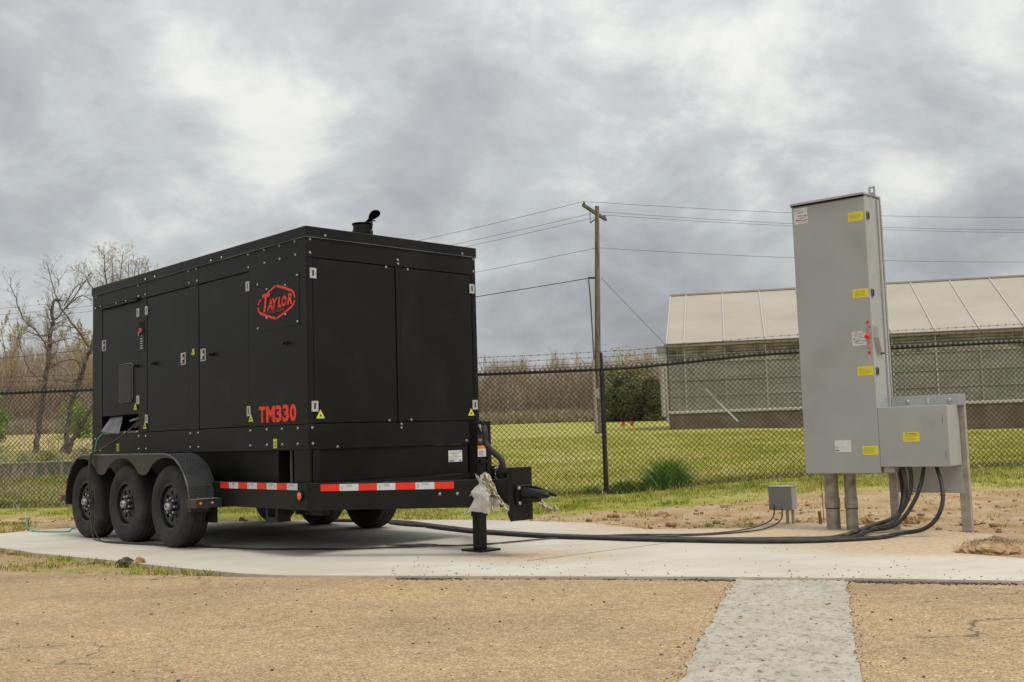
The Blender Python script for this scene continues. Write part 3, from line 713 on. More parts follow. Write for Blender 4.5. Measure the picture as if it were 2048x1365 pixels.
# logo plate with lettering
lp = part(MB().box(-.845, -.115, -.004, -.0005, 2.035, 2.512), 'logo_plate', black, bevel=.001)
lb = MB()
for x, z in [(-.142, 2.481), (-.82, 2.479), (-.337, 2.416), (-.658, 2.416), (-.34, 2.149), (-.663, 2.148), (-.143, 2.066), (-.82, 2.064)]: sbolt(lb, x, z, -.004, .009)
tag(part(lb, 'plate_bolts', zinc, lp), kind='stuff')
def stroke(mb, pts, w, y0, y1):
    P = [Vector((a, b)) for a, b in pts]; n = len(P); Lf, Rt = [], []
    for i, p in enumerate(P):
        t = (P[min(i+1, n-1)]-P[max(i-1, 0)]).normalized(); nn = Vector((-t.y, t.x)); ww = w[i] if isinstance(w, list) else w
        Lf.append(p+nn*ww/2); Rt.append(p-nn*ww/2)
    for i in range(n-1):
        mb.prism([tuple(Lf[i]), tuple(Lf[i+1]), tuple(Rt[i+1]), tuple(Rt[i])], y0, y1)
hx = MB(); yy0, yy1 = -.0065, -.0045
stroke(hx, [(-.505, 2.428), (-.60, 2.395), (-.655, 2.375)], [.018, .017, .012], yy0, yy1)
stroke(hx, [(-.755, 2.335), (-.790, 2.315), (-.808, 2.285)], [.010, .016, .018], yy0, yy1)
stroke(hx, [(-.810, 2.262), (-.803, 2.225), (-.775, 2.205), (-.65, 2.165), (-.505, 2.128)], [.018, .020, .022, .023, .022], yy0, yy1)
stroke(hx, [(-.487, 2.128), (-.36, 2.165), (-.23, 2.210), (-.197, 2.235), (-.188, 2.262)], [.018, .020, .020, .019, .017], yy0, yy1)
stroke(hx, [(-.188, 2.285), (-.197, 2.325), (-.225, 2.350), (-.35, 2.392), (-.487, 2.428)], [.018, .021, .023, .023, .022], yy0, yy1)
hx.build('logo_outline', red, lp)
text_on_side('logo_letter', 'T', -.735, 2.215, -.0065, .225, red, lp, fit_w=.135, bold=.008, shear=.22)
for ch, x, z, s, w in (('A', -.650, 2.220, .125, .098), ('Y', -.562, 2.226, .125, .092), ('L', -.468, 2.229, .125, .062), ('O', -.400, 2.232, .125, .080), ('R', -.310, 2.238, .130, .088)):
    text_on_side('logo_letter', ch, x, z, -.0065, s, red, lp, fit_w=w, bold=.006, shear=.22)
for a_, b_, c_ in ((-.655, -.55, 2.262), (-.405, -.315, 2.272), (-.31, -.215, 2.300)): MB().box(a_, b_, -.0082, -.0078, c_, c_+.006).build('stencil_gap', black, lp)
text_on_side('logo_tagline', 'POWER SYSTEMS', -.655, 2.186, -.0065, .034, mat('red_dim', (.30, .03, .02), rough=.5), lp, fit_w=.30, bold=.0008, shear=.2)
for ch, x, w in (('T', -.818, .108), ('M', -.695, .150), ('3', -.535, .104), ('3', -.415, .104), ('0', -.295, .104)):
    text_on_side('model_lettering', ch, x, 1.192, -.0012, .198, red, TR, fit_w=w, bold=.0075)

# hinges (stainless, paired leaves around a slot whose shade is drawn as a black box)
def hinge(x, z, parent, face='side', y=.5):
    mb = MB()
    if face == 'side':
        mb.box(x-.030, x-.009, -.010, .001, z-.047, z+.047).box(x+.009, x+.030, -.010, .001, z-.047, z+.047).box(x-.012, x+.012, -.014, -.001, z-.047, z-.026).box(x-.012, x+.012, -.014, -.001, z+.026, z+.047)
        pass
    else:
        mb.box(-.001, .010, y-.034, y-.010, z-.047, z+.047).box(-.001, .010, y+.010, y+.034, z-.047, z+.047).box(.001, .014, y-.012, y+.012, z-.047, z-.026).box(.001, .014, y-.012, y+.012, z+.026, z+.047)
        pass
    o = mb.build('hinge', steel, parent, bevel=.0015)
    if face == 'side': MB().box(x-.009, x+.009, -.008, -.0055, z-.026, z+.026).build('hinge_slot_shade', ink, o)
    else: MB().box(.0055, .008, y-.010, y+.010, z-.026, z+.026).build('hinge_slot_shade', ink, o)
    return o
for x, z, d in ((-3.366, 2.482, d1), (-3.366, 1.514, d1), (-3.155, 2.483, d2), (-3.155, 1.297, d2), (-1.0, 2.485, d3), (-1.0, 1.30, d3)): hinge(x, z, d)
for y, z, d in ((.065, 2.486, fd1), (.065, 1.305, fd1), (1.955, 2.485, fd2), (1.955, 1.313, fd2)): hinge(0, z, d, 'front', y)
def latch(x, z, d):
    o = MB().box(x-.050, x+.050, -.006, .005, z-.062, z+.062).build('latch', steel, d, bevel=.002)
    MB().box(x-.038, x+.038, -.008, -.0061, z-.050, z+.050).build('latch_recess', ink, o)
    MB().box(x-.011, x+.011, -.022, -.0085, z-.046, z+.046).box(x-.011, x+.034, -.016, -.0085, z-.012, z+.012).build('latch_handle', steel, o, bevel=.002)
latch(-4.275, 2.189, d1); latch(-2.31, 1.891, d2); latch(-1.885, 1.898, d3)
for x, z in ((-3.40, 1.893), (-2.968, 1.89), (-1.699, 1.894), (-.343, 1.893)):
    part(MB().lathe([(.022, 0), (.022, -.006), (.014, -.01), (.014, -.03), (.022, -.034), (.020, -.046), (0, -.048)], (x, 0, z), 'y', 12), 'lock_knob', black2, smooth=40)
# viewing window in the rear door
def rrect(x0, x1, z0, z1, r, k=5):
    o = []
    for cx, cz, a0 in ((x1-r, z1-r, 0), (x0+r, z1-r, pi/2), (x0+r, z0+r, pi), (x1-r, z0+r, 1.5*pi)):
        for i in range(k+1): a = a0+pi/2*i/k; o.append((cx+r*cos(a), cz+r*sin(a)))
    return o
wr = rrect(-3.845, -3.505, 1.505, 1.93, .04)
wi = MB().prism(rrect(-3.835, -3.515, 1.515, 1.92, .035), -.0020, .003); wp = wi.build('window_panel', mat('window_back', (.012, .011, .009), rough=.5), d1)
MB().tube([(a, -.004, b) for a, b in wr], .0085, 6, closed=True).build('window_gasket', mat('gasket_metal', (.12, .11, .09), rough=.4, metal=.5), d1, smooth=60)
MB().tube([(-3.66, -.006, 1.90), (-3.68, -.006, 1.78), (-3.675, -.006, 1.68), (-3.63, -.006, 1.63), (-3.56, -.006, 1.615)], .008, 6).build('inner_hose', mat('hose_grey', (.055, .052, .045), rough=.4), d1, smooth=60)
MB().prism(rrect(-3.833, -3.517, 1.517, 1.918, .033), -.0175, -.0155).build('window_glass', glass, d1)
# emergency stop slot
es = part(MB().box(-3.352, -3.208, -.004, .0, 2.045, 2.385), 'stop_panel', black2, bevel=.001)
MB().box(-3.338, -3.222, -.0050, -.0042, 2.255, 2.372).build('stop_recess', dark, es)
MB().lathe([(.012, 0), (.012, -.012), (.024, -.015), (.024, -.024), (.016, -.030), (0, -.031)], (-3.262, -.004, 2.275), 'y', 14).build('stop_button', mat('stop_red', (.75, .03, .05), rough=.35), es, smooth=40)
MB().tube([(-3.335, -.012, 2.225), (-3.30, -.02, 2.262), (-3.25, -.02, 2.258)], .009, 6).build('stop_guard', steel, es, smooth=50)
lbm = MB()
for i in range(5): lbm.box(-3.318+.006*(i % 2), -3.245-.008*(i % 3), -.0050, -.0042, 2.075+.026*i, 2.087+.026*i)
lbm.lathe([(.010, 0), (0, -.001)], (-3.28, -.0042, 2.215), 'y', 8); lbm.build('stop_label', mat('label_faded', (.35, .35, .33), rough=.6), es)
# warning triangles
def tri(a, z, face='side', s=.042, name='warning_label'):
    P = [(a-s, z-s*.78), (a+s, z-s*.78), (a, z+s*.95)]
    if face == 'side': o = MB().prism(P, -.0075, -.0062 if False else -.0050).build(name, yellow2, TR); MB().prism([(a-s*.25, z-s*.45), (a+s*.25, z-s*.45), (a+s*.12, z-.0), (a-s*.12, z)], -.0085, -.0076).build('warning_symbol', ink, o)
    else: o = MB().prism(P, .0012, .0020, 'x').build(name, yellow2, TR); MB().prism([(a-s*.25, z-s*.45), (a+s*.25, z-s*.45), (a+s*.12, z-.0), (a-s*.12, z)], .0021, .0027, 'x').build('warning_symbol', ink, o)
    return o
tri(-3.431, 1.441); tri(-3.194, 1.226); tri(-.961, 1.233); tri(-2.087, 1.947, s=.036); tri(.125, 1.234, 'front', .045); tri(1.905, 1.24, 'front', .042)
text_on_side('warning_text', 'HOT\nKEEP\nOFF', -2.087, 1.905, -.0012, .026, mat('label_faded2', (.40, .40, .38), rough=.6), TR, align='CENTER')
for x, z in ((-3.894, .998), (-.548, .990)):
    o = part(MB().box(x-.030, x+.030, -.0015, -.0003, z-.042, z+.042), 'caution_label', yellow2)
    MB().box(x-.018, x+.018, -.0022, -.0016, z-.030, z+.018).build('label_print', mat('dk_olive', (.12, .12, .02), rough=.6), o)
    MB().box(x-.009, x+.009, -.0028, -.0023, z-.022, z+.010).build('label_symbol', yellow2, o)
# opening: cable flap (grey sheet), connectors
part(MB().hexa([(-4.118, -.10, 1.186), (-3.741, -.06, 1.151), (-3.741, -.056, 1.151), (-4.118, -.096, 1.186)], [(-4.16, .035, 1.352), (-3.839, .035, 1.349), (-3.839, .039, 1.349), (-4.16, .039, 1.352)]), 'cable_flap', mat('flap_grey', (.10, .10, .11), (.16, .16, .17), 9, .55))
cn = MB()
rr_ = random.Random(5)
for i in range(9):
    x = -3.62+.2*rr_.random(); z = 1.24+.09*rr_.random(); yy = .05+.1*rr_.random()
    cn.tube([(x, yy, z), (x-.03, yy-.05, z-.03)], .012, 7)
part(cn, 'connector', mat('connector_grey', (.20, .19, .17), (.45, .43, .38), 40, .4, metal=.5), smooth=50)

# ------------------------------------------------------------------ chassis
part(MB().box(-4.72, -.12, -.06, .02, .41, .640), 'frame_rail', black2, bevel=.004)
part(MB().box(-4.72, -.12, 1.99, 2.07, .41, .640), 'frame_rail', black2, bevel=.004)
part(MB().prism([(-.121, -.06), (.045, -.048), (.045, .05), (-.121, .02)], .411, .639, 'z'), 'frame_corner', black2)
part(MB().prism([(-.121, 2.07), (.045, 2.06), (.045, 1.96), (-.121, 1.99)], .411, .639, 'z'), 'frame_corner', black2)
part(MB().box(-.08, .03, .05, 1.96, .415, .636), 'crossmember', black2); part(MB().box(-4.72, -4.62, .02, 1.99, .415, .636), 'crossmember', black2)
for x in (-1.3, -2.5, -3.6): part(MB().box(x, x+.08, .02, 1.99, .42, .60), 'crossmember', black2)
part(MB().box(-4.5, -.54, .13, 1.88, .60, .926), 'fuel_tank', black)
part(MB().box(-.54, -.525, .015, .13, .641, .926), 'tank_bracket', black2)
part(MB().box(-.253, -.002, .01, .03, .641, .926), 'skirt_panel', black); part(MB().box(-.005, -.0, .04, .115, .641, .926), 'skirt_post', black2)
part(MB().tube([(-.39, .07, .640), (-.39, .07, .926)], .012, 8), 'drain_pipe', trim)
part(MB().box(-.035, -.02, .118, 1.86, .641, .926), 'front_skirt', black)
part(MB().box(-.25, -.0, 1.98, 2.0, .641, .926), 'skirt_panel', black)
lbf = part(MB().box(-.0195, -.018, 1.61, 1.785, .757, .868), 'data_label', white)
m_ = MB()
for i in range(6): m_.box(-.0178, -.0170, 1.62+(.03 if i == 3 else 0), 1.72+.05*((i*7) % 3)/2, .775+.015*i, .779+.015*i)
m_.box(-.0178, -.0170, 1.62, 1.68, .760, .772).box(-.0178, -.017, 1.74, 1.775, .762, .776).box(-.0178, -.017, 1.745, 1.775, .850, .860); m_.build('label_print', greyprint, lbf)
# landing-leg bracket below the near rail
part(MB().prism([(-.63, .409), (-.63, .29), (-.43, .29), (-.43, .409), (-.465, .409), (-.465, .335), (-.595, .335), (-.595, .409)], -.055, -.045), 'step_bracket', black2)
part(MB().box(-.63, -.43, -.045, .08, .29, .296).box(-.436, -.43, -.045, .08, .296, .40), 'step_plate', black2)
part(MB().box(-.42, .0, .12, .20, .35, .409), 'under_bracket', black2)
# reflective tape (near side)
def tape(mb_fn, i, word):
    o = mb_fn; return o
x0 = -1.445; sw = (1.445-.092)/8
for i in range(8):
    a = x0+sw*i; o = part(MB().box(a+.0005, a+sw-.0005, -.0618, -.0603, .580, .637), 'tape_segment', redtape if i % 2 == 0 else whitetape)
    if i % 2: text_on_side('tape_print', 'STEEL\nPOINT', a+.055, .612, -.0624, .019, greyprint, o, extrude=.0003); text_on_side('tape_print', 'S', a+.016, .598, -.0624, .036, greyprint, o, extrude=.0003)
o = part(MB().lathe([(.042, 0), (.042, -.008), (.034, -.010), (.033, -.006)], (-.055, -.0605, .53), 'y', 20), 'light_bezel', rimm, smooth=40)
MB().lathe([(.032, 0), (.032, -.010), (.022, -.017), (0, -.019)], (-.055, -.0605, .53), 'y', 20).build('marker_lens', orange, o, smooth=50)
# tongue rails
A_ = Vector((.03, -.06)); B_ = Vector((1.585, .985)); TA = atan2(B_.y-A_.y, B_.x-A_.x); TL = 1.86
rail = part(MB().box(.02, TL, 0, .075, .410, .640), 'tongue_rail', black2, bevel=.004, loc=(A_.x, A_.y, 0), rot=(0, 0, TA))
part(MB().box(.02, TL, -.075, 0, .410, .640), 'tongue_rail', black2, bevel=.004, loc=(A_.x, W_-A_.y, 0), rot=(0, 0, -TA))
ts = [.14, .313, .484, .650, .815, .991, 1.158, 1.326]
for i in range(7):
    a, b = ts[i], ts[i+1]; o = MB().box(a+.0005, b-.0005, -.0018, -.0003, .570, .628).build('tape_segment', redtape if i % 2 == 0 else whitetape, rail)
    if i % 2: text_on_side('tape_print', 'STEEL\nPOINT', a+.058, .603, -.0024, .020, greyprint, o, extrude=.0003); text_on_side('tape_print', 'S', a+.014, .586, -.0024, .040, greyprint, o, extrude=.0003)
for x in (1.203, 1.355): MB().lathe([(.014, 0), (.014, -.004), (.010, -.010), (0, -.011)], (x, -.0005, .527), 'y', 10).build('rail_bolt', zinc, rail)
# jack and its upright
part(MB().box(.86, .965, 1.10, 1.205, .30, 1.13), 'jack_upright', black2, bevel=.003)
part(MB().box(.86, .975, 1.207, 1.26, .38, 1.128), 'upright_channel', black2)
part(MB().box(.70, 1.12, 1.05, 1.08, .43, .60), 'jack_crossmember', black2)
part(MB().box(.868, .957, 1.108, 1.197, .019, .43), 'jack_leg', black2, bevel=.003)
part(MB().prism([(.79, 1.04), (1.05, 1.04), (1.05, 1.27), (.79, 1.27)], .001, .018, 'z'), 'jack_foot', black2)
part(MB().box(.955, 1.075, .99, 1.098, 1.128, 1.134), 'upright_cap', black2)
o = part(MB().box(.9655, .967, 1.11, 1.20, .93, 1.01), 'jack_label', mat('label_brown', (.06, .03, .02), rough=.5))
text_on_side('label_print', 'RAM', .9672, .955, 1.114, .034, white, o, fit_w=.07, rotz=0); o.children[0].location = (.9675, 1.117, .955); o.children[0].rotation_euler = (pi/2, 0, pi/2)
o = part(MB().box(.9655, .967, 1.108, 1.203, .82, .918), 'warning_sticker', white)
MB().box(.9672, .968, 1.108, 1.203, .890, .918).build('sticker_header', mat('sticker_orange', (.80, .22, .03), rough=.5), o)
m_ = MB()
for i in range(6): m_.box(.9672, .968, 1.118, 1.188-.02*(i % 2), .828+.0085*i, .8315+.0085*i)
m_.build('label_print', greyprint, o)
part(MB().box(.967, .990, 1.12, 1.19, .765, .795), 'jack_clip', black2)
kn = part(MB().lathe([(.0, 0), (.045, 0), (.05, .01), (.045, .03), (.0, .035)], (1.02, 1.11, 1.075), 'x', 16), 'jack_gear_cap', black2, smooth=40)
part(MB().tube([(1.03, 1.10, 1.075), (1.07, 1.09, 1.075)], .018, 8).tube([(1.055, 1.05, 1.10), (1.075, 1.07, 1.04)], .012, 6), 'jack_handle', zinc, smooth=50)
part(MB().tube(curve_pts([(1.15, 1.02, 1.075), (1.185, 1.0, 1.028), (1.187, 1.0, .953), (1.218, 1.0, .908), (1.289, 1.0, .855), (1.353, 1.0, .817), (1.384, 1.0, .78), (1.396, 1.0, .72)], 4), .026, 12), 'power_hose', mat('hose_black', (.013, .0105, .010), (.026, .022, .019), 20, .55, spec=.3), smooth=60)
# hitch
part(MB().box(1.300, 1.317, .93, 1.045, .60, .748), 'hitch_bracket', black2, bevel=.002)
for z in (.72, .655): part(MB().lathe([(.020, 0), (.020, .006), (.014, .014), (0, .015)], (1.318, .99, z), 'x', 10), 'hitch_bolt', mat('yellow_zinc', (.50, .48, .25), rough=.4, metal=.5))
part(MB().tube([(1.32, 1.0, .690), (1.60, 1.0, .690)], .042, 16), 'hitch_tube', black2, smooth=50)
part(MB().tube([(1.36, .955, .75), (1.375, .95, .76), (1.385, .95, .73), (1.35, .95, .69), (1.355, .952, .67)], .005, 6), 'hitch_pin', zinc)
part(MB().box(1.60, 1.615, .89, 1.12, .30, .735), 'hitch_plate', black2, bevel=.002)
for y in (.89, 1.105):
    part(MB().prism([(1.60, .735), (1.585, .735), (1.555, .70), (1.555, .34), (1.585, .295), (1.60, .30)], y, y+.012), 'hitch_side_plate', black2)
hh = MB()
for y in (.935, 1.075):
    for z in (.335, .70): hh.lathe([(.011, 0), (.011, .0015)], (1.6152, y, z), 'x', 10)
tag(part(hh, 'plate_holes', dark), kind='stuff')
part(MB().box(1.40, 1.59, .93, 1.08, .412, .638), 'tongue_nose', black2, bevel=.003)
part(MB().box(1.616, 1.640, .915, 1.095, .425, .590), 'coupler_base', black2, bevel=.006)
for y, z in ((.94, .565), (1.07, .565), (.945, .445)): part(MB().lathe([(.016, 0), (.016, .008), (.009, .012), (0, .012)], (1.640, y, z), 'x', 6), 'coupler_bolt', zinc)
cp = MB(); 
ring = [(1.64, .052, .052, .520), (1.68, .050, .050, .520), (1.74, .046, .042, .520), (1.80, .044, .036, .518), (1.86, .042, .033, .514), (1.90, .034, .027, .510), (1.925, .014, .012, .508)]
b0 = len(cp.v)
for X_, ry, rz_, zc in ring:
    for j in range(16): a = 2*pi*j/16; cp.v.append((X_, 1.0+ry*cos(a), zc+rz_*sin(a)))
for i in range(len(ring)-1):
    for j in range(16): cp.f.append((i*16+j, i*16+(j+1) % 16, (i+1)*16+(j+1) % 16, (i+1)*16+j))
cp.f.append(tuple(range((len(ring)-1)*16, len(ring)*16))); cp.f.append(tuple(range(15, -1, -1)))
part(cp, 'coupler', black2, smooth=60)
part(MB().box(1.64, 1.80, .955, 1.045, .452, .490), 'coupler_jaw', black2, bevel=.01)
part(MB().tube([(1.66, 1.05, .57), (1.74, 1.05, .565), (1.86, 1.05, .53), (1.95, 1.05, .505)], [.014, .014, .016, .014], 8), 'coupler_lever', black2, smooth=60)
# axles and wheels
WX = (-2.06, -3.075, -4.095)
for x in WX: part(MB().tube([(x, -.02, .40), (x, 2.03, .40)], .045, 10), 'axle', black2)
def make_wheel():
    n = 40; R = .405
    # rim dish
    rim = MB().lathe([(.150, .035), (.168, .030), (.196, .040), (.205, .075), (.212, .012), (.222, .006), (.232, .010), (.236, .022), (.215, .10), (.20, .20), (.19, .22)], (0, 0, 0), 'y', 36, cap=False)
    rim.lathe([(0, .048), (.085, .048), (.100, .040), (.104, .044), (.10, .06), (0, .06)], (0, 0, 0), 'y', 36)
    for k in range(8):
        a = 2*pi*(k+.5)/8; c, s = cos(a), sin(a)
        def q(r, t, y): return (c*r-s*t, y, s*r+c*t)
        rim.hexa([q(.09, -.030, .046), q(.09, .030, .046), q(.160, .036, .030), q(.160, -.036, .030)], [q(.09, -.030, .056), q(.09, .030, .056), q(.160, .036, .044), q(.160, -.036, .044)])
    w = rim.build('wheel', rimm, TR, smooth=35)
    MB().lathe([(0, .14), (.21, .14), (.21, .15)], (0, 0, 0), 'y', 24).build('brake_drum', dark, w)
    ty = MB().lathe([(.225, .020), (.236, .006), (.252, -.002), (.262, -.001), (.266, -.006), (.285, -.010), (.318, -.014), (.350, -.010), (.372, .000), (.380, .001), (.390, .010), (.400, .022), (R, .036), (R, .070), (.396, .072), (.396, .080), (R, .082), (R, .115), (.396, .117), (.396, .125), (R, .127), (R, .160), (.396, .162), (.396, .170), (R, .172), (R, .205), (.398, .222), (.375, .236), (.33, .244), (.26, .238), (.225, .22)], (0, 0, 0), 'y', 56, cap=False)
    t = ty.build('tyre', rubber, w, smooth=32)
    tb = MB()
    for k in range(56):
        a = 2*pi*k/56; c, s = cos(a), sin(a)
        def q(r, tt, y): return (c*r-s*tt, y, s*r+c*tt)
        for y0, y1 in ((.006, .048), (.193, .234)):
            r0, r1 = (.386, .4075) if y0 < .1 else (.4075, .388)
            rr0, rr1 = (.375, .396) if y0 < .1 else (.396, .376)
            tb.hexa([q(rr0, -.013, y0), q(rr0, .013, y0), q(rr1, .013, y1), q(rr1, -.013, y1)], [q(r0, -.012, y0), q(r0, .012, y0), q(r1, .012, y1), q(r1, -.012, y1)])
    tag(tb.build('tread_lugs', rubber, w), kind='stuff')
    MB().lathe([(.062, .045), (.060, .010), (.052, .0), (.0, .0)], (0, 0, 0), 'y', 24).build('hub', rimm, w, smooth=40)
    MB().lathe([(.038, .0), (.038, -.024), (.032, -.032), (.020, -.034), (.018, -.030), (0, -.030)], (0, 0, 0), 'y', 20).build('hub_cap', mat('hub_cap_grey', (.42, .42, .40), rough=.4, metal=.3), w, smooth=40); MB().lathe([(.015, -.0305), (.012, -.033), (0, -.034)], (0, 0, 0), 'y', 12).build('hub_plug', ink, w)
    ln = MB().lathe([(.014, .046), (.013, .012), (.009, .006), (0, .005)], (.081, 0, 0), 'y', 6); l0 = ln.build('lug_nut', zinc, w)
    for k in range(1, 8): c_ = l0.copy(); COL.objects.link(c_); c_.parent = w; c_.rotation_euler = (0, 2*pi*k/8, 0)
    return w
w0 = make_wheel()
for i, x in enumerate(WX):
    w = w0 if i == 0 else copy_tree(w0, TR); w.location = (x, -.285, .402); w.rotation_euler = (0, .3*i, 0)
for i, x in enumerate(WX):
    w = copy_tree(w0, TR); w.location = (x, 2.285, .402); w.rotation_euler = (0, .5*i, pi)
# fender
def fender(flip):
    f = lambda y: y if not flip else 2.01-y
    # outer profile from the front foot over the top to the rear foot
    prof = []
    for i in range(15): a = -pi*.02 + (pi/2+pi*.02)*i/14; prof.append((-2.10+.545*cos(a), .40+.520*sin(a)))
    for i in range(15): a = pi/2+(pi/2+.02*pi)*i/14; prof.append((-4.06+.50*cos(a), .40+.520*sin(a)))
    mb = MB(); t = .006
    for (xa, za), (xb, zb) in zip(prof[:-1], prof[1:]):
        mb.add([(xa, f(-.32), za), (xb, f(-.32), zb), (xb, f(-.03), zb), (xa, f(-.03), za), (xa, f(-.32), za-t), (xb, f(-.32), zb-t), (xb, f(-.03), zb-t), (xa, f(-.03), za-t)], [(0, 1, 2, 3), (7, 6, 5, 4), (0, 4, 5, 1), (2, 6, 7, 3), (1, 5, 6, 2), (0, 3, 7, 4)])
    fo = mb.build('fender', plate, TR)
    # rolled lip
    MB().tube([(x_, f(-.322), z_) for x_, z_ in prof], .010, 8).build('fender_lip', mat('worn_black_edge', (.035, .035, .034), (.08, .08, .077), 8, .3), fo, smooth=60)
    # scalloped outer skirt
    def zl(x):
        c = [-2.06, -3.075, -4.095]; z = .30
        best = 0
        for k in c:
            d_ = abs(x-k)/.50
            if d_ < 1: best = max(best, .40+.478*sqrt(1-d_**2.3))
        v = best-.705; return .705+.5*(v+sqrt(v*v+.0030))
    sk = MB(); n = 90; xs = [-1.90-(4.20-1.90)*i/n for i in range(n+1)]
    def zt(x):
        if x > -2.10: return .40+.520*sqrt(max(0, 1-((x+2.10)/.545)**2))
        if x < -4.06: return .40+.520*sqrt(max(0, 1-((x+4.06)/.50)**2))
        return .92
    for a, b in zip(xs[:-1], xs[1:]):
        za, zb = zl(a), zl(b)
        if zt(a)-za < .004 and zt(b)-zb < .004: continue
        sk.hexa([(a, f(-.320), za), (b, f(-.320), zb), (b, f(-.315), zb), (a, f(-.315), za)], [(a, f(-.320), zt(a)-.004), (b, f(-.320), zt(b)-.004), (b, f(-.315), zt(b)-.004), (a, f(-.315), zt(a)-.004)])
    sk.build('fender_skirt', mat('fender_paint', (.022, .021, .018), (.032, .030, .026), 3, .38), fo)
    if not flip:
        # raised diamond tread pattern on the front curve of the fender
        dm = MB(); arc = [(-pi*.0)+(pi/2)*i/26 for i in range(27)]
        for i, a in enumerate(arc):
            for j in range(9):
                yj = -.305+.031*j+(.0155 if i % 2 else 0)
                if yj > -.04: continue
                c, s = cos(a), sin(a); tw = .008 if (i+j) % 2 else -.008
                P0 = Vector((-2.10+.545*c, yj, .40+.520*s)); nrm = Vector((c, 0, s)); tg = Vector((-s, tw*60, c)).normalized(); sd_ = nrm.cross(tg)
                ctr = P0+nrm*.001; a_, b_ = tg*.011, sd_*.0035
                dm.add([ctr+a_, ctr+b_, ctr-a_, ctr-b_, ctr+nrm*.003], [(0, 1, 4), (1, 2, 4), (2, 3, 4), (3, 0, 4)])
        tag(dm.build('tread_bumps', mat('plate_bump', (.05, .052, .056), rough=.28), fo), kind='stuff')
        st = MB().box(-1.60, -1.41, -.33, -.065, .478, .486).box(-1.416, -1.41, -.33, -.065, .405, .478).box(-1.60, -1.416, -.33, -.325, .405, .478).build('fender_step', plate, TR)
        dm = MB()
        for i in range(7):
            for j in range(9):
                x = -1.59+.028*i; y = -.32+.029*j; a_ = (.010, .004) if (i+j) % 2 else (.004, .010)
                dm.add([(x-a_[0], y-a_[1], .4862), (x, y-.003, .4862), (x+a_[0], y+a_[1], .4862), (x, y+.003, .4862), (x, y, .490)], [(0, 1, 4), (1, 2, 4), (2, 3, 4), (3, 0, 4)])
        tag(dm.build('tread_bumps', mat('plate_bump_worn', (.16, .16, .155), rough=.3), st), kind='stuff')
        for y in (-.285, -.165): MB().lathe([(.014, 0), (.014, .006), (.008, .011), (0, .012)], (-1.41, y, .447), 'x', 12).build('marker_light', orange, st, smooth=50)
        st2 = MB().box(-4.70, -4.56, -.33, -.065, .40, .47).build('rear_step', plate, TR)
        MB().lathe([(.016, 0), (.016, -.006), (0, -.010)], (-4.66, -.331, .44), 'y', 12).build('marker_light', redlens, st2)
fender(False); fender(True)
part(MB().box(-1.72, -1.50, -.10, -.061, .25, .41), 'spring_hanger', black2)

# safety chains (links)
def link_mesh(R=.024, r=.0062, l=.012):
    mb = MB(); pts = []
    for i in range(12):
        a = 2*pi*i/12; pts.append((R*.66*cos(a), 0, R*.66*sin(a)+(l if sin(a) > 0 else -l)))
    mb.tube(pts, r, 6, closed=True)
    me = bpy.data.meshes.new('chain_link'); me.from_pydata(mb.v, [], mb.f); me.update(); me.shade_smooth(); me.materials.append(chain_m); return me
LK = link_mesh()
def chain(pts, parent, step=.037):
    P = [Vector(p) for p in pts]; d = 0; k = 0; seg = [(P[i+1]-P[i]).length for i in range(len(P)-1)]; tot = sum(seg)
    nn = int(tot/step)
    for i in range(nn+1):
        s_ = i*step; j = 0
        while j < len(seg)-1 and s_ > seg[j]: s_ -= seg[j]; j += 1
        p = P[j]+(P[j+1]-P[j])*(s_/seg[j]); t = (P[j+1]-P[j]).normalized()
        q = t.to_track_quat('Z', 'Y'); from mathutils import Quaternion
        q = q @ Quaternion((0, 0, 1), pi/4+(pi/2 if k % 2 else 0)+.2*sin(k*3)); k += 1
        o = bpy.data.objects.new('chain_link', LK); COL.objects.link(o); o.parent = parent; o.rotation_mode = 'QUATERNION'; o.location = p; o.rotation_quaternion = q
yb = -.055
chain([(1.575, yb+.05, .672), (1.585, yb, .655), (1.60, yb, .61), (1.625, yb, .57), (1.645, yb, .53), (1.665, yb, .50), (1.662, yb, .45), (1.655, yb, .38)], rail)
chain([(1.60, yb+.04, .680), (1.64, yb-.01, .66), (1.665, yb-.01, .61), (1.685, yb-.01, .565), (1.70, yb-.01, .52), (1.725, yb, .475), (1.76, yb, .43), (1.80, yb, .40)], rail)
chain([(1.585, yb+.06, .675), (1.62, yb+.02, .675), (1.65, yb+.0, .64), (1.655, yb-.005, .59), (1.675, yb-.005, .54)], rail)
chain([(1.79, yb, .415), (1.815, yb, .395), (1.80, yb, .375), (1.83, yb, .405)], rail, .022)
MB().tube([(1.655, yb-.02, .505), (1.70, yb-.03, .50), (1.72, yb, .505), (1.70, yb+.02, .51), (1.66, yb+.01, .51), (1.655, yb-.02, .505)], .006, 6).build('chain_tie', ink, rail)
chain([(1.68, 1.16, .43), (1.72, 1.16, .40), (1.78, 1.16, .385), (1.84, 1.16, .40), (1.86, 1.16, .385)], TR)
chain([(1.70, 1.17, .41), (1.76, 1.17, .375), (1.82, 1.17, .38)], TR)

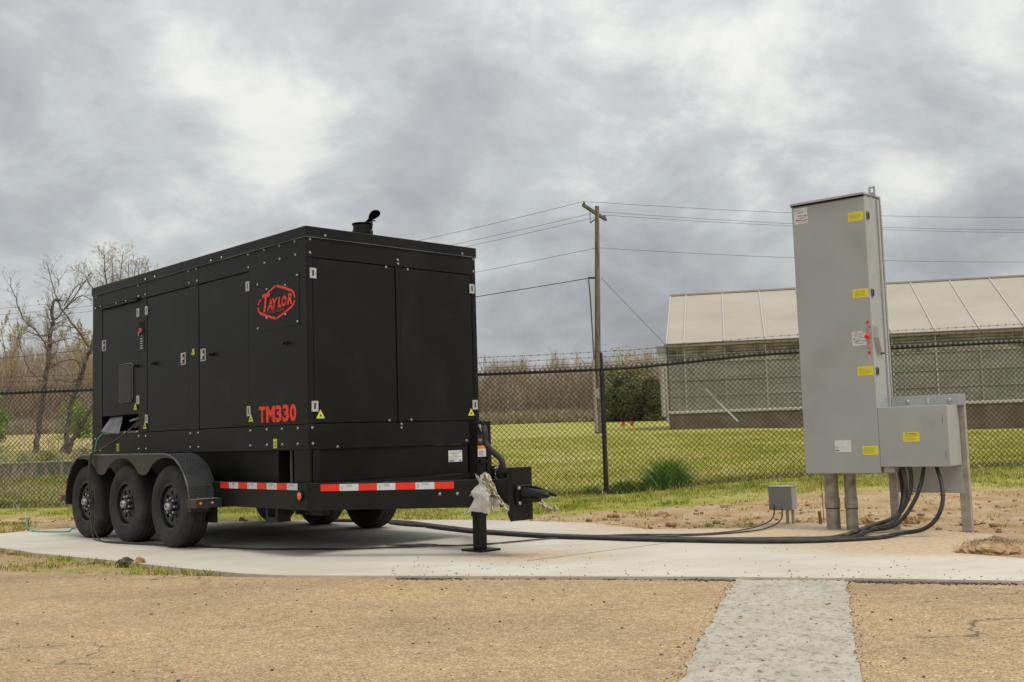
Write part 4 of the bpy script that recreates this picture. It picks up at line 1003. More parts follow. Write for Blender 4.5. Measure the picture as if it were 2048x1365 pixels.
# clear plastic bag hanging on the tongue rail
def plastic_bag():
    M_ = TR.matrix_basis @ (Matrix.Translation((A_.x, A_.y, 0)) @ Matrix.Rotation(TA, 4, 'Z'))
    outline_t = [1.60, 1.58, 1.60, 1.63, 1.66, 1.70]; 
    nu, nv = 34, 40; V = []; Fc = []
    for j in range(nv+1):
        t = j/nv; z = .655-(.27)*t
        lo = np.interp(t, [0, .18, .30, .42, .5, .62, .8, 1.0], [1.555, 1.548, 1.505, 1.475, 1.48, 1.505, 1.475, 1.44])
        hi = np.interp(t, [0, .18, .35, .6, .8, 1.0], [1.625, 1.66, 1.695, 1.71, 1.72, 1.725])
        for i in range(nu+1):
            u = i/nu; x = lo+(hi-lo)*u
            fold = float(fbm(np.array(x*16+3), np.array(z*9+t*2), 3)-.5)*.07 + float(fbm(np.array(x*48), np.array(z*34), 6)-.5)*.016
            dep = -.012 - .045*sin(pi*min(1, max(0, t)))*sin(pi*min(1, u*1.0)) + fold*(.3+.7*sin(pi*u)) - .01
            V.append(M_ @ Vector((x, min(-.004, dep), z + (.012*sin(u*9) if t > .9 else 0) - .02*t*float(vnoise(u*7, 1.5, 2)))))
    for j in range(nv):
        for i in range(nu): a = j*(nu+1)+i; Fc.append((a, a+1, a+nu+2, a+nu+1))
    b0 = len(V)
    # torn strip at the left foot and twisted top end
    strips = [([(1.49, .40), (1.455, .385), (1.425, .372), (1.40, .362)], [.035, .03, .028, .012]), ([(1.56, .63), (1.545, .655), (1.53, .675), (1.518, .69)], [.03, .022, .014, .006]), ([(1.50, .53), (1.475, .52), (1.462, .505)], [.03, .025, .012])]
    for pts, ws in strips:
        b = len(V); K = 6
        for k, ((a, z), w_) in enumerate(zip(pts, ws)):
            for i in range(K+1): u = i/K-.5; V.append(M_ @ Vector((a+u*w_*.6, -.02-.018*sin(i*2.1+k), z+u*w_)))
        for k in range(len(pts)-1):
            for i in range(K): q = b+k*(K+1)+i; Fc.append((q, q+1, q+K+2, q+K+1))
    me = bpy.data.meshes.new('plastic_bag'); org = M_ @ Vector((1.6, 0, .5))
    me.from_pydata([tuple(v_-org) for v_ in V], [], Fc); me.update(); me.shade_smooth(); me.materials.append(bag_m)
    tag(link('plastic_bag', me, loc=org), 'crumpled clear plastic bag hanging on the trailer tongue beside the chains', 'plastic bag')
plastic_bag()

# ------------------------------------------------------------------ cables
def cable(name, pts, r, m, label, cat='cable', n=8, sides=8):
    c = Vector(pts[0]); c.z = max(0, min(c.z, 0))
    P = [q-c for q in curve_pts(pts, n)]
    o = MB().tube(P, r, sides).build(name, m, None, smooth=60, loc=c); return tag(o, label, cat)
KC = Vector((3.355, 9.83, 0)); A2 = .692
def CB(x, y, z): return KC + Vector((cos(A2)*x+sin(A2)*y, -sin(A2)*x+cos(A2)*y, z))
r1 = .0185
Apts = [(-2.6, 13.4), (-2.05, 13.09), (-1.385, 12.608), (-.98, 11.97), (-.473, 11.168), (-.181, 10.839), (.309, 10.354), (.768, 10.053), (1.201, 9.768), (1.819, 9.46), (2.427, 9.28), (2.75, 9.30)]
def lay(pts, dz=0, off=(0, 0)): return [(x+off[0], y+off[1], r1+dz) for x, y in pts]
cable('power_cable', lay(Apts)+[(2.95, 9.40, r1), tuple(CB(-.12, -.10, .035)), tuple(CB(.03, -.02, .075)), tuple(CB(.125, .04, .155)), tuple(CB(.175, .08, .30)), tuple(CB(.19, .10, .458)), tuple(CB(.160, .12, .62))], r1, cable_d, 'thick black power cable nearest the camera in the bundle')
cable('power_cable', lay(Apts[:-1], 0, (.03, .055))+[(2.78, 9.40, r1), tuple(CB(-.16, -.04, .035)), tuple(CB(.0, .06, .08)), tuple(CB(.10, .12, .17)), tuple(CB(.135, .15, .31)), tuple(CB(.13, .16, .46)), tuple(CB(.10, .17, .62))], r1, cable_m, 'thick black power cable in the middle of the bundle, ending leftmost under the grey box')
cable('power_cable', lay([(-1.5, 12.6), (-1.226, 12.196), (-.739, 11.69), (-.39, 11.10), (.32, 10.42), (.99, 9.98), (1.7, 9.60), (2.40, 9.42), (2.80, 9.45)], .0)+[tuple(CB(-.10, -.06, .07)), tuple(CB(.05, .0, .12)), tuple(CB(.15, .06, .20)), tuple(CB(.215, .10, .34)), tuple(CB(.23, .14, .48)), tuple(CB(.215, .15, .62))], r1, cable_d, 'dusty thick black power cable twisting over the others beside the jack foot')
cable('power_cable', lay(Apts[3:-1], .0, (-.03, -.05))+[(2.85, 9.30, r1), tuple(CB(-.04, -.17, .04)), tuple(CB(.10, -.14, .065)), tuple(CB(.20, -.10, .13)), tuple(CB(.29, -.05, .266)), tuple(CB(.345, .02, .42)), tuple(CB(.370, .10, .62))], r1*.95, cable_m, 'thick black power cable rising under the middle of the grey box')
cable('power_cable', lay([(1.3, 9.66), (1.85, 9.36), (2.4, 9.19), (2.857, 9.22), (3.15, 9.31)], 0)+[tuple(CB(.24, -.25, .028)), tuple(CB(.42, -.20, .065)), tuple(CB(.525, -.15, .155)), tuple(CB(.57, -.09, .30)), tuple(CB(.54, .0, .465)), tuple(CB(.468, .10, .62))], r1, cable_m, 'thick black power cable looping out widest on the right under the grey box')
TM = TR.matrix_basis
def T3(x, y, z): return tuple(TM @ Vector((x, y, z)))
thin = [(-4.44, 11.30), (-3.9, 10.92), (-3.45, 10.62), (-2.9, 10.36), (-2.4, 10.05), (-2.0, 9.95), (-1.6, 9.82), (-1.369, 9.83)]
hangA = [T3(*p) for p in [(-3.375, .08, 1.283), (-3.407, .02, 1.269), (-3.464, -.04, 1.20), (-3.564, -.12, 1.11), (-3.70, -.24, 1.005), (-3.775, -.338, .945), (-3.826, -.352, .862), (-3.827, -.36, .654), (-3.783, -.36, .381), (-3.74, -.357, .165), (-3.71, -.357, .05)]]
hangB = [T3(*p) for p in [(-3.46, .05, 1.27), (-3.495, .02, 1.255), (-3.591, -.08, 1.126), (-3.67, -.22, 1.015), (-3.735, -.338, .948), (-3.786, -.352, .845), (-3.786, -.36, .654), (-3.73, -.36, .383), (-3.688, -.36, .179), (-3.58, -.37, .07)]]
cable('control_cable', hangA+[T3(-3.62, -.36, .011), T3(-3.2, -.36, .009)]+[(x, y, .011) for x, y in thin[3:]]+[(-.95, 9.80, .011), (-.75, 9.9, .011), (-.9, 10.02, .011), (-1.15, 10.02, .012), (-1.22, 9.93, .022), (-1.0, 9.82, .024), (-.7, 9.76, .022), (-.55, 9.80, .011), (-.3, 9.84, .011), (.05, 10.05, .011), (.55, 10.28, .011), (1.1, 10.32, .011), (1.715, 10.18, .011), (2.15, 10.40, .012), (2.45, 10.72, .03), (2.62, 10.98, .08), (2.66, 11.08, .20)], .0072, cable_d, 'thin grey control cable hanging over the rear fender and looping near the jack foot')
cable('control_cable', hangB+[T3(-3.45, -.375, .012), T3(-3.0, -.39, .008)]+[(x+.03, y-.03, .011) for x, y in thin[3:]]+[(-.9, 9.74, .022), (-.6, 9.80, .011), (-.2, 9.90, .011), (.4, 10.22, .011), (1.0, 10.22, .011), (1.6, 10.05, .011), (2.25, 10.30, .012), (2.55, 10.66, .03), (2.70, 10.94, .08), (2.73, 11.06, .20)], .0072, cable_m, 'thin black control cable running just in front of the wheels to the small box')
cable('ground_wire', [T3(-4.10, -.04, 1.20), T3(-4.14, -.06, 1.166), T3(-4.234, -.09, 1.094), T3(-4.283, -.10, .98), T3(-4.31, -.11, .925), T3(-4.46, -.08, .8), T3(-4.64, .0, .40), T3(-4.80, .1, .10), (-5.55, 13.35, .012), (-5.42, 12.90, .009), (-5.72, 12.98, .009), (-5.95, 13.15, .01), (-6.12, 13.35, .05), (-6.17, 13.46, .13)], .009, green_m, 'green ground wire running from the generator to the rusty ground rod', 'wire')
gr = empty('ground_rod', (-6.17, 13.48, 0), 0, 'rusty ground rod with a pale clamp at the far left of the slab', 'ground rod')
MB().tube([(0, 0, -.1), (.004, 0, .14)], .010, 8).build('rod', rust, gr); MB().box(-.022, .022, -.016, .016, .125, .16).tube([(-.03, 0, .14), (.03, 0, .14)], .006, 6).build('clamp', zinc, gr, bevel=.003)
gr = empty('ground_rod', (3.09, 10.92, 0), 0, 'short rusty rod stub in the soil left of the grey conduits', 'ground rod')
MB().tube([(0, 0, -.1), (-.01, 0, .13)], .016, 8).build('rod', rust, gr); MB().tube([(.06, .1, 0), (.055, .1, .45)], .004, 6).build('bare_wire', rust, gr)

# ------------------------------------------------------------------ tall grey switch cabinet
CAB = empty('switch_cabinet', KC, -A2, 'tall narrow grey electrical cabinet with yellow labels standing on two conduits', 'electrical cabinet')
cw, cb_, ct, cdp = .722, .541, 3.165, .36
MB().box(-cw, 0, .03, cdp, cb_, ct).build('cabinet_body', greypaint, CAB, bevel=.003)
door = MB().box(-cw-.004, .004, -.0, .026, cb_+.004, ct-.02).build('cabinet_door', greypaint, CAB, bevel=.004)
lid = MB().prism([(-.022, ct-.006), (cdp+.04, ct+.018), (cdp+.04, ct+.030), (-.022, ct+.014), (-.022, ct+.014)][:4], -cw-.012, .010, 'x').build('rain_hood', greylight, CAB, bevel=.001)
MB().box(-cw-.008, .006, -.012, -.001, ct-.020, ct-.008).build('hood_gasket', dark, CAB)
MB().box(-cw-.03, .022, cdp, cdp+.012, cb_+.05, ct+.01).build('mounting_pan', greylight, CAB, bevel=.001)
MB().box(.0, .008, .305, .312, 2.96, ct-.01).build('seam', ink, CAB)
fl_ = MB().box(.002, .016, .30, .34, cb_+.05, ct-.012).build('side_flange', greylight, CAB)
lug = MB().prism([(.002, ct+.02), (.062, ct+.02), (.062, ct+.125), (.002, ct+.125)], .145, .155); 
MB().add(*(lambda: ([(-.005, .145, ct-.010), (.057, .145, ct-.010), (.057, .145, ct+.085), (-.005, .145, ct+.085), (.012, .145, ct+.030), (.040, .145, ct+.030), (.040, .145, ct+.070), (.012, .145, ct+.070),
     (-.005, .155, ct-.010), (.057, .155, ct-.010), (.057, .155, ct+.085), (-.005, .155, ct+.085), (.012, .155, ct+.030), (.040, .155, ct+.030), (.040, .155, ct+.070), (.012, .155, ct+.070)],
    [(0, 1, 5, 4), (1, 2, 6, 5), (2, 3, 7, 6), (3, 0, 4, 7), (8, 12, 13, 9), (9, 13, 14, 10), (10, 14, 15, 11), (11, 15, 12, 8), (0, 8, 9, 1), (1, 9, 10, 2), (2, 10, 11, 3), (3, 11, 8, 0), (4, 5, 13, 12), (5, 6, 14, 13), (6, 7, 15, 14), (7, 4, 12, 15)]))()).build('lifting_lug', greypaint, CAB)
MB().box(-.60, -.57, .10, .14, ct+.018, ct+.034).build('lug_tab', greylight, CAB)
for z in (2.965, 2.229, 1.491):
    o = MB().box(.0045, .012, .038, .092, z-.036, z+.036).build('door_latch', mat('latch_grey', (.14, .14, .135), rough=.4, metal=.4), CAB, bevel=.002)
    MB().box(.012, .017, .05, .08, z-.02, z-.004).box(.012, .019, .058, .072, z-.028, z+.026).build('latch_tongue', ink, o)
sc_ = MB()
for i in range(12): sc_.lathe([(.006, 0), (.006, .003), (0, .004)], (.016 if i % 2 else .0005, .318 if i % 2 else .26, 2.75-.19*i), 'x', 8)
tag(sc_.build('screws', greypaint, CAB), kind='stuff')
# handle guard
MB().add([(.0005, .03, 1.912), (.0005, .20, 1.912), (.0005, .215, 1.70), (.0005, .10, 1.665), (.0005, .03, 1.80), (.045, .045, 1.905), (.03, .20, 1.905), (.03, .205, 1.71), (.045, .10, 1.68), (.045, .05, 1.80)],
         [(4, 3, 2, 1, 0), (5, 6, 7, 8, 9), (0, 1, 6, 5), (1, 2, 7, 6), (2, 3, 8, 7), (3, 4, 9, 8), (4, 0, 5, 9)]).build('handle_guard', greypaint, CAB)
MB().box(.001, .03, .19, .22, 1.655, 1.668).build('guard_slot', ink, CAB)
def label_face(x0, x1, z0, z1, m, parent, rows, mm, pad=.012, y=-.0012, title=None, name='label', seed=1):
    o = MB().box(x0, x1, y, y+.0008, z0, z1).build(name, m, parent); g = random.Random(seed)
    if rows:
        mb = MB(); hgt = (z1-z0-2*pad)/rows
        for i in range(rows):
            a = x0+pad; b = x1-pad-g.random()*(x1-x0)*.25; mb.box(a, b, y-.0006, y-.0002, z0+pad+hgt*i+hgt*.3, z0+pad+hgt*i+hgt*.62)
        mb.build('label_print', mm, o)
    return o
l = label_face(-.705, -.565, 2.972, 3.128, white, CAB, 0, ink)
MB().box(-.665, -.63, -.0020, -.0016, 3.048, 3.056).box(-.600, -.570, -.0020, -.0016, 3.046, 3.054).box(-.672, -.63, -.0020, -.0016, 3.002, 3.011).box(-.600, -.570, -.0020, -.0016, 3.000, 3.009).build('label_bar', inkred, l)
text_on_side('label_title', 'WARNING', -.627, 3.046, -.0020, .010, inkred, l, fit_w=.025); text_on_side('label_title', 'DANGER', -.627, 3.000, -.0020, .010, inkred, l, fit_w=.025)
text_on_side('maker_name', 'E A T N', -.698, 3.103, -.0020, .014, inkblue, l, fit_w=.055)
MB().box(-.675, -.60, -.0020, -.0016, 3.088, 3.091).box(-.675, -.61, -.0020, -.0016, 3.078, 3.081).box(-.66, -.58, -.0020, -.0016, 3.033, 3.036).box(-.66, -.58, -.0020, -.0016, 3.024, 3.027).box(-.66, -.585, -.0020, -.0016, 2.988, 2.991).build('label_print', greyprint, l)
MB().box(-.684, -.674, -.0020, -.0016, 3.003, 3.020).build('label_symbol', ink, l)
for i, (x0, x1, z0, z1) in enumerate(((-.162, -.014, 2.918, 3.003), (-.160, -.009, 2.185, 2.268), (-.159, -.008, 1.452, 1.537), (-.154, -.006, .714, .797))):
    label_face(x0, x1, z0, z1, yellow, CAB, 6, inkyel, seed=i, name='yellow_label')
l = label_face(-.190, -.058, 1.737, 1.868, white, CAB, 8, greyprint, seed=9)
MB().box(-.162, -.135, -.0024, -.0020, 1.857, 1.862).box(-.085, -.060, -.0024, -.0020, 1.859, 1.864).box(-.162, -.13, -.0024, -.0020, 1.775, 1.780).box(-.085, -.062, -.0024, -.0020, 1.777, 1.782).build('label_bar', inkred, l)
MB().box(-.179, -.171, -.0024, -.0020, 1.79, 1.808).build('label_symbol', ink, l)
pl = MB().box(-.050, -.018, -.003, -.0005, 1.640, 1.970).build('switch_plate', mat('plate_pinkish', (.42, .33, .31), rough=.5), CAB)
for z in (1.935, 1.650): MB().box(-.046, -.022, -.0038, -.0031, z, z+.026).build('plate_marker', inkred, pl)
text_on_side('plate_text', 'ON', -.041, 1.895, -.0036, .022, inkred, pl); text_on_side('plate_text', 'OFF', -.043, 1.70, -.0036, .018, inkred, pl)
MB().box(-.037, -.031, -.0038, -.0031, 1.855, 1.890).box(-.037, -.031, -.0038, -.0031, 1.725, 1.775).build('plate_line', inkred, pl)
MB().lathe([(.016, 0), (.016, -.015), (.026, -.02), (.026, -.034), (.018, -.042), (0, -.044)], (-.034, -.003, 1.814), 'y', 18).build('switch_knob', mat('knob_red', (.75, .03, .02), rough=.3), CAB, smooth=40)
label_face(-.421, -.262, .743, .856, white, CAB, 0, ink, name='data_label'); MB().box(-.415, -.385, -.0020, -.0014, .782, .788).box(-.415, -.38, -.0020, -.0014, .752, .765).build('label_print', greyprint, CAB)
# conduits
for i, x in enumerate((-.582, -.405)):
    y = .245 if i == 0 else .27
    w_ = .066 if i == 0 else .056
    o = MB().tube([(x, y, -.05), (x, y, .545)], w_, 20).build('conduit', conduit_m, CAB, smooth=50)
    MB().lathe([(w_, .20), (w_+.006, .203), (w_+.006, .30), (w_, .303)], (x, y, 0), 'z', 20).build('coupling', conduit_m, o, smooth=40)
    MB().lathe([(w_, .195), (w_+.0065, .197), (w_+.0065, .205), (w_, .207)], (x, y, 0), 'z', 20).build('coupling_ring', ink, o)
# ------------------------------------------------------------------ lower grey box and rack
BX = empty('tap_box', KC, -A2, 'wide low grey connection box with one yellow warning label right of the tall cabinet', 'electrical box')
MB().box(.008, .626, .022, .34, .606, 1.146).build('box_body', greypaint, BX, bevel=.003)
MB().box(.006, .632, .0, .020, .603, 1.150).build('box_cover', greypaint, BX, bevel=.004)
MB().box(.018, .690, .342, .352, 1.150, 1.25).build('mounting_channel', greylight, BX, bevel=.001); MB().box(.018, .690, .30, .341, 1.146, 1.152).build('channel_lip', greylight, BX)
for x in (.17, .55): MB().lathe([(.020, 0), (.020, -.006), (.012, -.012), (0, -.013)], (x, .3415, 1.195), 'y', 10).build('channel_bolt', zinc, BX)
MB().box(.355, .365, .335, .3415, 1.175, 1.225).build('channel_slot', white, BX)
MB().box(.024, .62, .342, .350, .35, .60).build('lower_pan', greylight, BX, bevel=.001)
MB().box(.585, .588, -.0008, .0, .99, 1.06).box(.597, .600, -.0008, .0, .68, .75).build('cover_catch', ink, BX)
l = label_face(.228, .378, .828, .915, yellow, BX, 5, inkyel, seed=12, name='yellow_label'); text_on_side('label_title', 'WARNING', .272, .898, -.0020, .012, ink, l, fit_w=.07)
MB().prism([(.25, .898), (.264, .898), (.257, .909)], -.0020, -.0014).build('label_symbol', ink, l)
MB().box(.02, .12, .03, .30, .55, .602).build('bottom_flange', greypaint, BX)
def strut(x, y, z1, label, parent=None):
    s = .022
    o = MB().box(x-s, x+s, y-.003, y, -.1, z1).box(x-s, x-s+.003, y+.0005, y+.04, -.1, z1).box(x+s-.003, x+s, y+.0005, y+.04, -.1, z1)
    return o
st = empty('steel_post', CB(.628, .38, 0), -A2, 'galvanised steel post at the right end of the wide grey box', 'post')
MB().prism([(-.045, -.028), (.045, -.028), (.045, .028), (-.045, .028)], -.1, 1.225, 'z').build('channel', galv, st, bevel=.004)
st = empty('steel_post', CB(-.03, .40, 0), -A2, 'galvanised steel post between the tall cabinet and the hanging cables', 'post')
MB().prism([(-.038, -.025), (.038, -.025), (.038, .025), (-.038, .025)], -.1, 3.12, 'z').build('channel', galv, st, bevel=.004)
MB().box(.005, .045, -.04, -.026, 2.39, 2.50).build('post_bracket', mat('tan_bracket', (.30, .24, .18), rough=.6), st)
st = empty('steel_post', CB(-.68, .40, 0), -A2, 'galvanised steel post directly behind the left conduit', 'post')
MB().prism([(-.03, -.025), (.03, -.025), (.03, .025), (-.03, .025)], -.1, 3.12, 'z').build('channel', galv, st, bevel=.004)

# small junction box
JB = empty('junction_box', (2.71, 11.04, .03), -.62, 'small grey junction box on two short posts at the slab edge', 'electrical box')
sc2 = 10.62/11.04
MB().box(-.115, .125, .01, .16, .115, .350).build('box_body', greypaint, JB, bevel=.003)
MB().box(-.118, .128, .0, .012, .112, .352).build('box_cover', mat('darker_grey_paint', (.20, .20, .185), (.225, .225, .21), 3, .5), JB, bevel=.003)
MB().box(-.122, .132, -.006, .165, .352, .358).build('box_lid', greylight, JB, bevel=.002)
for x in (.045, .105): MB().tube([(x, .08, -.1), (x, .08, .118)], .016, 10).build('post', conduit_m, JB, smooth=50)
# ------------------------------------------------------------------ chain-link fence
FN = empty('chain_link_fence', (1.35, 16.08, fence_ground(np.array(1.35))*1.0), 0, 'black chain-link fence topped with barbed wire across the whole scene', 'fence')
F0 = Vector((1.35, 16.08, float(fence_ground(np.array(1.35)))))
def fz(x): return float(fence_ground(np.array(float(x))))
fpts = [Vector((x, y, fz(x))) for x, y in FE]
RH = 1.90
def rel(p): return tuple(Vector(p)-F0)
post0 = None
for i, p in enumerate(fpts):
    h = RH+.26
    mb = MB().tube([(0, 0, -.2), (0, 0, RH+.02)], .037, 14).tube([(0, 0, RH+.02), (0, 0, h)], .022, 8)
    if post0 is None: post0 = mb.build('post', fence_m, FN, smooth=40); o = post0; cap = MB().lathe([(.040, -.08), (.040, -.02), (.030, .0), (0, .01)], (0, 0, RH-.02), 'z', 14).build('post_cap', fence_m, o, smooth=40)
    else: o = copy_tree(post0, FN)
    o.location = rel(p)
for a, b in zip(fpts[:-1], fpts[1:]):
    n = 6; P = []
    for k in range(n+1):
        t = k/n; q = a.lerp(b, t); q.z = fz(q.x)+RH; P.append(rel(q))
    MB().tube(P, .024, 10).build('top_rail', rail_m, FN, smooth=40)
    for j, dz in enumerate((.105, .190, .272)):
        P2 = [tuple(Vector(q)+Vector((0, -.02, dz-.012*sin(pi*k/n)))) for k, q in enumerate(P)]
        mb = MB().tube(P2, .0026, 4, cap=False)
        Ln = (b-a).length; m_ = int(Ln/.125)
        for k in range(m_):
            q = Vector(P2[0]).lerp(Vector(P2[-1]), (k+.5)/m_); idx = min(n-1, int((k+.5)/m_*n)); f = (k+.5)/m_*n-idx; q = Vector(P2[idx]).lerp(Vector(P2[idx+1]), f)
            mb.tube([q+Vector((-.008, -.01, .013)), q+Vector((.008, .01, -.013))], .0022, 3, cap=False).tube([q+Vector((.008, -.01, .013)), q+Vector((-.008, .01, -.013))], .0022, 3, cap=False)
        mb.build('barbed_wire', rail_m, FN)
def fabric():
    W_d, H_d = .078, .078; V = []; Fc = []; r = .0047
    # arc-length parametrised run of the fence
    seg = [(Vector((b.x, b.y, 0))-Vector((a.x, a.y, 0))).length for a, b in zip(fpts[:-1], fpts[1:])]; tot = sum(seg); cum = np.concatenate([[0], np.cumsum(seg)])
    xs = [p.x for p in fpts]; ys = [p.y for p in fpts]
    nc = int(tot/W_d); nr = int(RH/H_d)
    S0 = []; E0 = []
    for c in range(nc):
        for rr in range(2*nr+2):
            s0 = c*W_d; za = .02+rr*H_d/2; zb = za+H_d/2
            if rr % 2 == 0: a, b = s0, s0+W_d/2
            else: a, b = s0+W_d/2, s0
            S0.append((a, za)); E0.append((b, zb)); 
            # the neighbouring wire, mirrored
            S0.append((s0+(W_d if rr % 2 == 0 else W_d/2), za)); E0.append((s0+(W_d/2 if rr % 2 == 0 else W_d), zb))
    S0 = np.array(S0); E0 = np.array(E0)
    def to3(A, off):
        x = np.interp(A[:, 0], cum, xs); y = np.interp(A[:, 0], cum, ys)+off
        wob = (fbm(A[:, 0]*.8, A[:, 1]*.6, 4)-.5)*.03
        return np.stack([x, y-.028+wob, fence_ground(x)+A[:, 1]], 1)
    P, Q = to3(S0, .002), to3(E0, -.002)
    d = Q-P; d /= np.linalg.norm(d, axis=1)[:, None]; up = np.array([0, 1., 0]); a = np.cross(d, up); a /= np.linalg.norm(a, axis=1)[:, None]; b = np.cross(d, a)
    n = len(P); V = np.zeros((n, 6, 3))
    for k in range(3):
        an = 2*pi*k/3; o = (a*cos(an)+b*sin(an))*r; V[:, k] = P+o; V[:, 3+k] = Q+o
    i = np.arange(n)*6; Fc = np.concatenate([np.stack([i+k, i+(k+1) % 3, i+3+(k+1) % 3, i+3+k], 1) for k in range(3)])
    # twisted spikes above the rail
    s = np.arange(nc)*W_d+W_d/2; A = np.stack([s, np.full(nc, RH+.0)], 1); p = to3(A, 0)
    V = V.reshape(-1, 3); extra = []; ef = []; base = len(V)
    for q in p:
        for dx in (-.011, .011):
            e = [q+np.array([0, 0, -.02]), q+np.array([.004, 0, -.02]), q+np.array([dx+.004, 0, .068]), q+np.array([dx, 0, .068])]; ef.append([base, base+1, base+2, base+3]); extra += e; base += 4
    V = np.concatenate([V, np.array(extra)]) - np.array(F0); Fc = np.concatenate([Fc, np.array(ef)])
    me = np_mesh('fence_fabric', V, Fc, fence_m); o = link('fence_fabric', me, FN); tag(o, kind='stuff')
fabric()

# ------------------------------------------------------------------ utility pole and lines
PX, PY = at(1196, 862, 43).x, 43.0; PZ = 1.02
UP = empty('utility_pole', (PX, PY, PZ), 0, 'tall weathered wooden utility pole with a slanting crossarm beyond the fence', 'utility pole')
Up = Vector((PX, PY, PZ))
topz = at(1194, 413, 43).z
tx = at(1194, 413, 43).x-PX; th = topz-PZ
MB().tube([(tx*f, 0, -.3*(f == 0)+th*f) for f in (0, .2, .45, .75, 1)], [.145, .135, .12, .10, .085], 14).build('pole', wood, UP, smooth=50)
aL, aR = at(1166, 412, 41.6), at(1211, 441, 44.5)
dirv = (aR-aL).normalized(); nv = dirv.cross(Vector((0, 0, 1))).normalized()
def bar(p, q, w, h):
    d = (q-p).normalized(); a = d.cross(Vector((0, 0, 1))).normalized(); b = a.cross(d)
    return MB().hexa([p-a*w-b*h, p+a*w-b*h, q+a*w-b*h, q-a*w-b*h], [p-a*w+b*h, p+a*w+b*h, q+a*w+b*h, q-a*w+b*h])
def relU(p): return p-Up
off = Vector((0, -.14, 0))
bar(relU(aL)+off, relU(aR)+off, .05, .06).build('crossarm', mat('crossarm_wood', (.07, .065, .05), (.13, .12, .09), 8, .9), UP)
bar(relU(aL.lerp(aR, .27))+off*1.4, Vector((0, -.14, at(1191, 447, 43).z-PZ)), .012, .02).build('crossarm_brace', ink, UP)
bar(relU(aL.lerp(aR, .73))+off*1.4, Vector((0, -.14, at(1194, 447, 43).z-PZ)), .012, .02).build('crossarm_brace', ink, UP)
ins = []
for f in (.04, .96): 
    p = relU(aL.lerp(aR, f))+off; ins.append(p+Up+Vector((0, 0, .17)))
    MB().lathe([(.012, .05), (.012, .09), (.05, .095), (.045, .12), (.02, .125), (.02, .15), (.05, .155), (.04, .18), (0, .185)], tuple(p), 'z', 12).build('insulator', mat('porcelain_brown', (.10, .09, .08), rough=.3), UP)
MB().lathe([(.012, .0), (.04, .02), (.035, .08), (0, .09)], (.13, -.02, at(1199, 428, 43).z-PZ), 'z', 10).build('insulator', MATS['porcelain_brown'], UP)
MB().box(-.17, .17, -.03, .03, at(1194, 556, 43).z-PZ-.04, at(1194, 556, 43).z-PZ+.04).build('pole_band', ink, UP)
MB().tube([(-.16, -.1, at(1190, 560, 43).z-PZ), (-.12, -.13, 5.6), (-.06, -.14, 3), (-.05, -.14, .2)], .03, 8).build('pole_conduit', MATS['porcelain_brown'], UP)
MB().tube([(-.06, -.16, .0), (-.10, -.16, 2.9)], .06, 10).box(-.10, .10, -.20, -.12, 1.35, 1.75).build('pole_riser', galv, UP)
def wire(p, q, sag, r, label, n=26):
    P = []
    for i in range(n+1): t = i/n; v_ = Vector(p).lerp(Vector(q), t); v_.z -= sag*4*t*(1-t); P.append(v_-Vector(p))
    o = MB().tube(P, r, 5, cap=False).build('power_line', mat('wire_grey', (.05, .05, .055), rough=.6), None, loc=p); tag(o, label, 'power line', 'overhead lines on the utility pole')
def endL(py): return at(-520, py, 76)
def endR(py): return at(3000, py, 62)
wire(ins[0], endL(620), 1.9, .008, 'overhead wire leaving the near end of the crossarm towards the left')
wire(ins[1], endL(648), 1.8, .008, 'overhead wire leaving the far end of the crossarm towards the left')
wire(at(1198, 424, 43), endL(634), 1.8, .008, 'overhead wire leaving the pole top towards the left')
wire(at(1190, 497, 43), endL(690), 1.5, .008, 'single overhead wire below the crossarm running left behind the generator')
wire(at(1189, 555, 43), endL(745), .9, .018, 'thick dark overhead cable running left behind the generator roof')
wire(ins[0], endR(372), 1.2, .008, 'topmost overhead wire running right behind the cabinet top')
wire(at(1199, 424, 43), endR(402), 1.2, .008, 'second overhead wire from the top running right')
wire(ins[1], endR(424), 1.0, .008, 'third overhead wire from the top running right')
wire(at(1196, 496, 43), endR(466), 1.1, .008, 'lowest overhead wire running right across the cabinet')
gA, gB = at(1202, 556, 43), at(1482, 848, 42.2)
o = MB().tube([Vector((0, 0, 0)), gB-gA], .009, 5).build('guy_wire', MATS['wire_grey'], None, loc=gA); tag(o, 'thin guy wire slanting from the utility pole down to the field', 'guy wire')
ga, gb = at(1411, 778, 42.4), at(1476, 844, 42.2)
gg = MB().tube([Vector((0, 0, 0)), gb-ga], .034, 8).build('guy_guard', mat('guard_white', (.55, .53, .50), rough=.6), o); gg.location = ga-gA

# ------------------------------------------------------------------ greenhouse
gx = Vector((.98, -.20, 0)).normalized(); gy = Vector((.20, .98, 0)).normalized()
G0 = Vector((7.05, 48.0, 0)); gang = atan2(gx.y, gx.x)
GH = empty('greenhouse', G0, gang, 'long pale greenhouse with a steep panelled roof behind the fence', 'greenhouse')
def wallmat():
    h = node_mat('polycarbonate_wall')
    c = h.ramp(h.noise(.9, 5, .6, (1, 1, 1.6)), [(.3, (.215, .20, .165)), (.5, (.27, .255, .215)), (.7, (.335, .31, .26))])
    st_ = h.ramp(h.noise(1.0, 3, .5, (.25, 1, 5)), [(.35, .80), (.65, 1.08)]); c = h.mix(1.0, c, st_, 'MULTIPLY')
    gr_ = h.ramp(h.noise(.45, 4, .6), [(.52, 0.0), (.75, 1.0)]); c = h.mix(h.math('MULTIPLY', gr_, .4), c, (.15, .19, .12))
    h.set(c, .35); return h.m
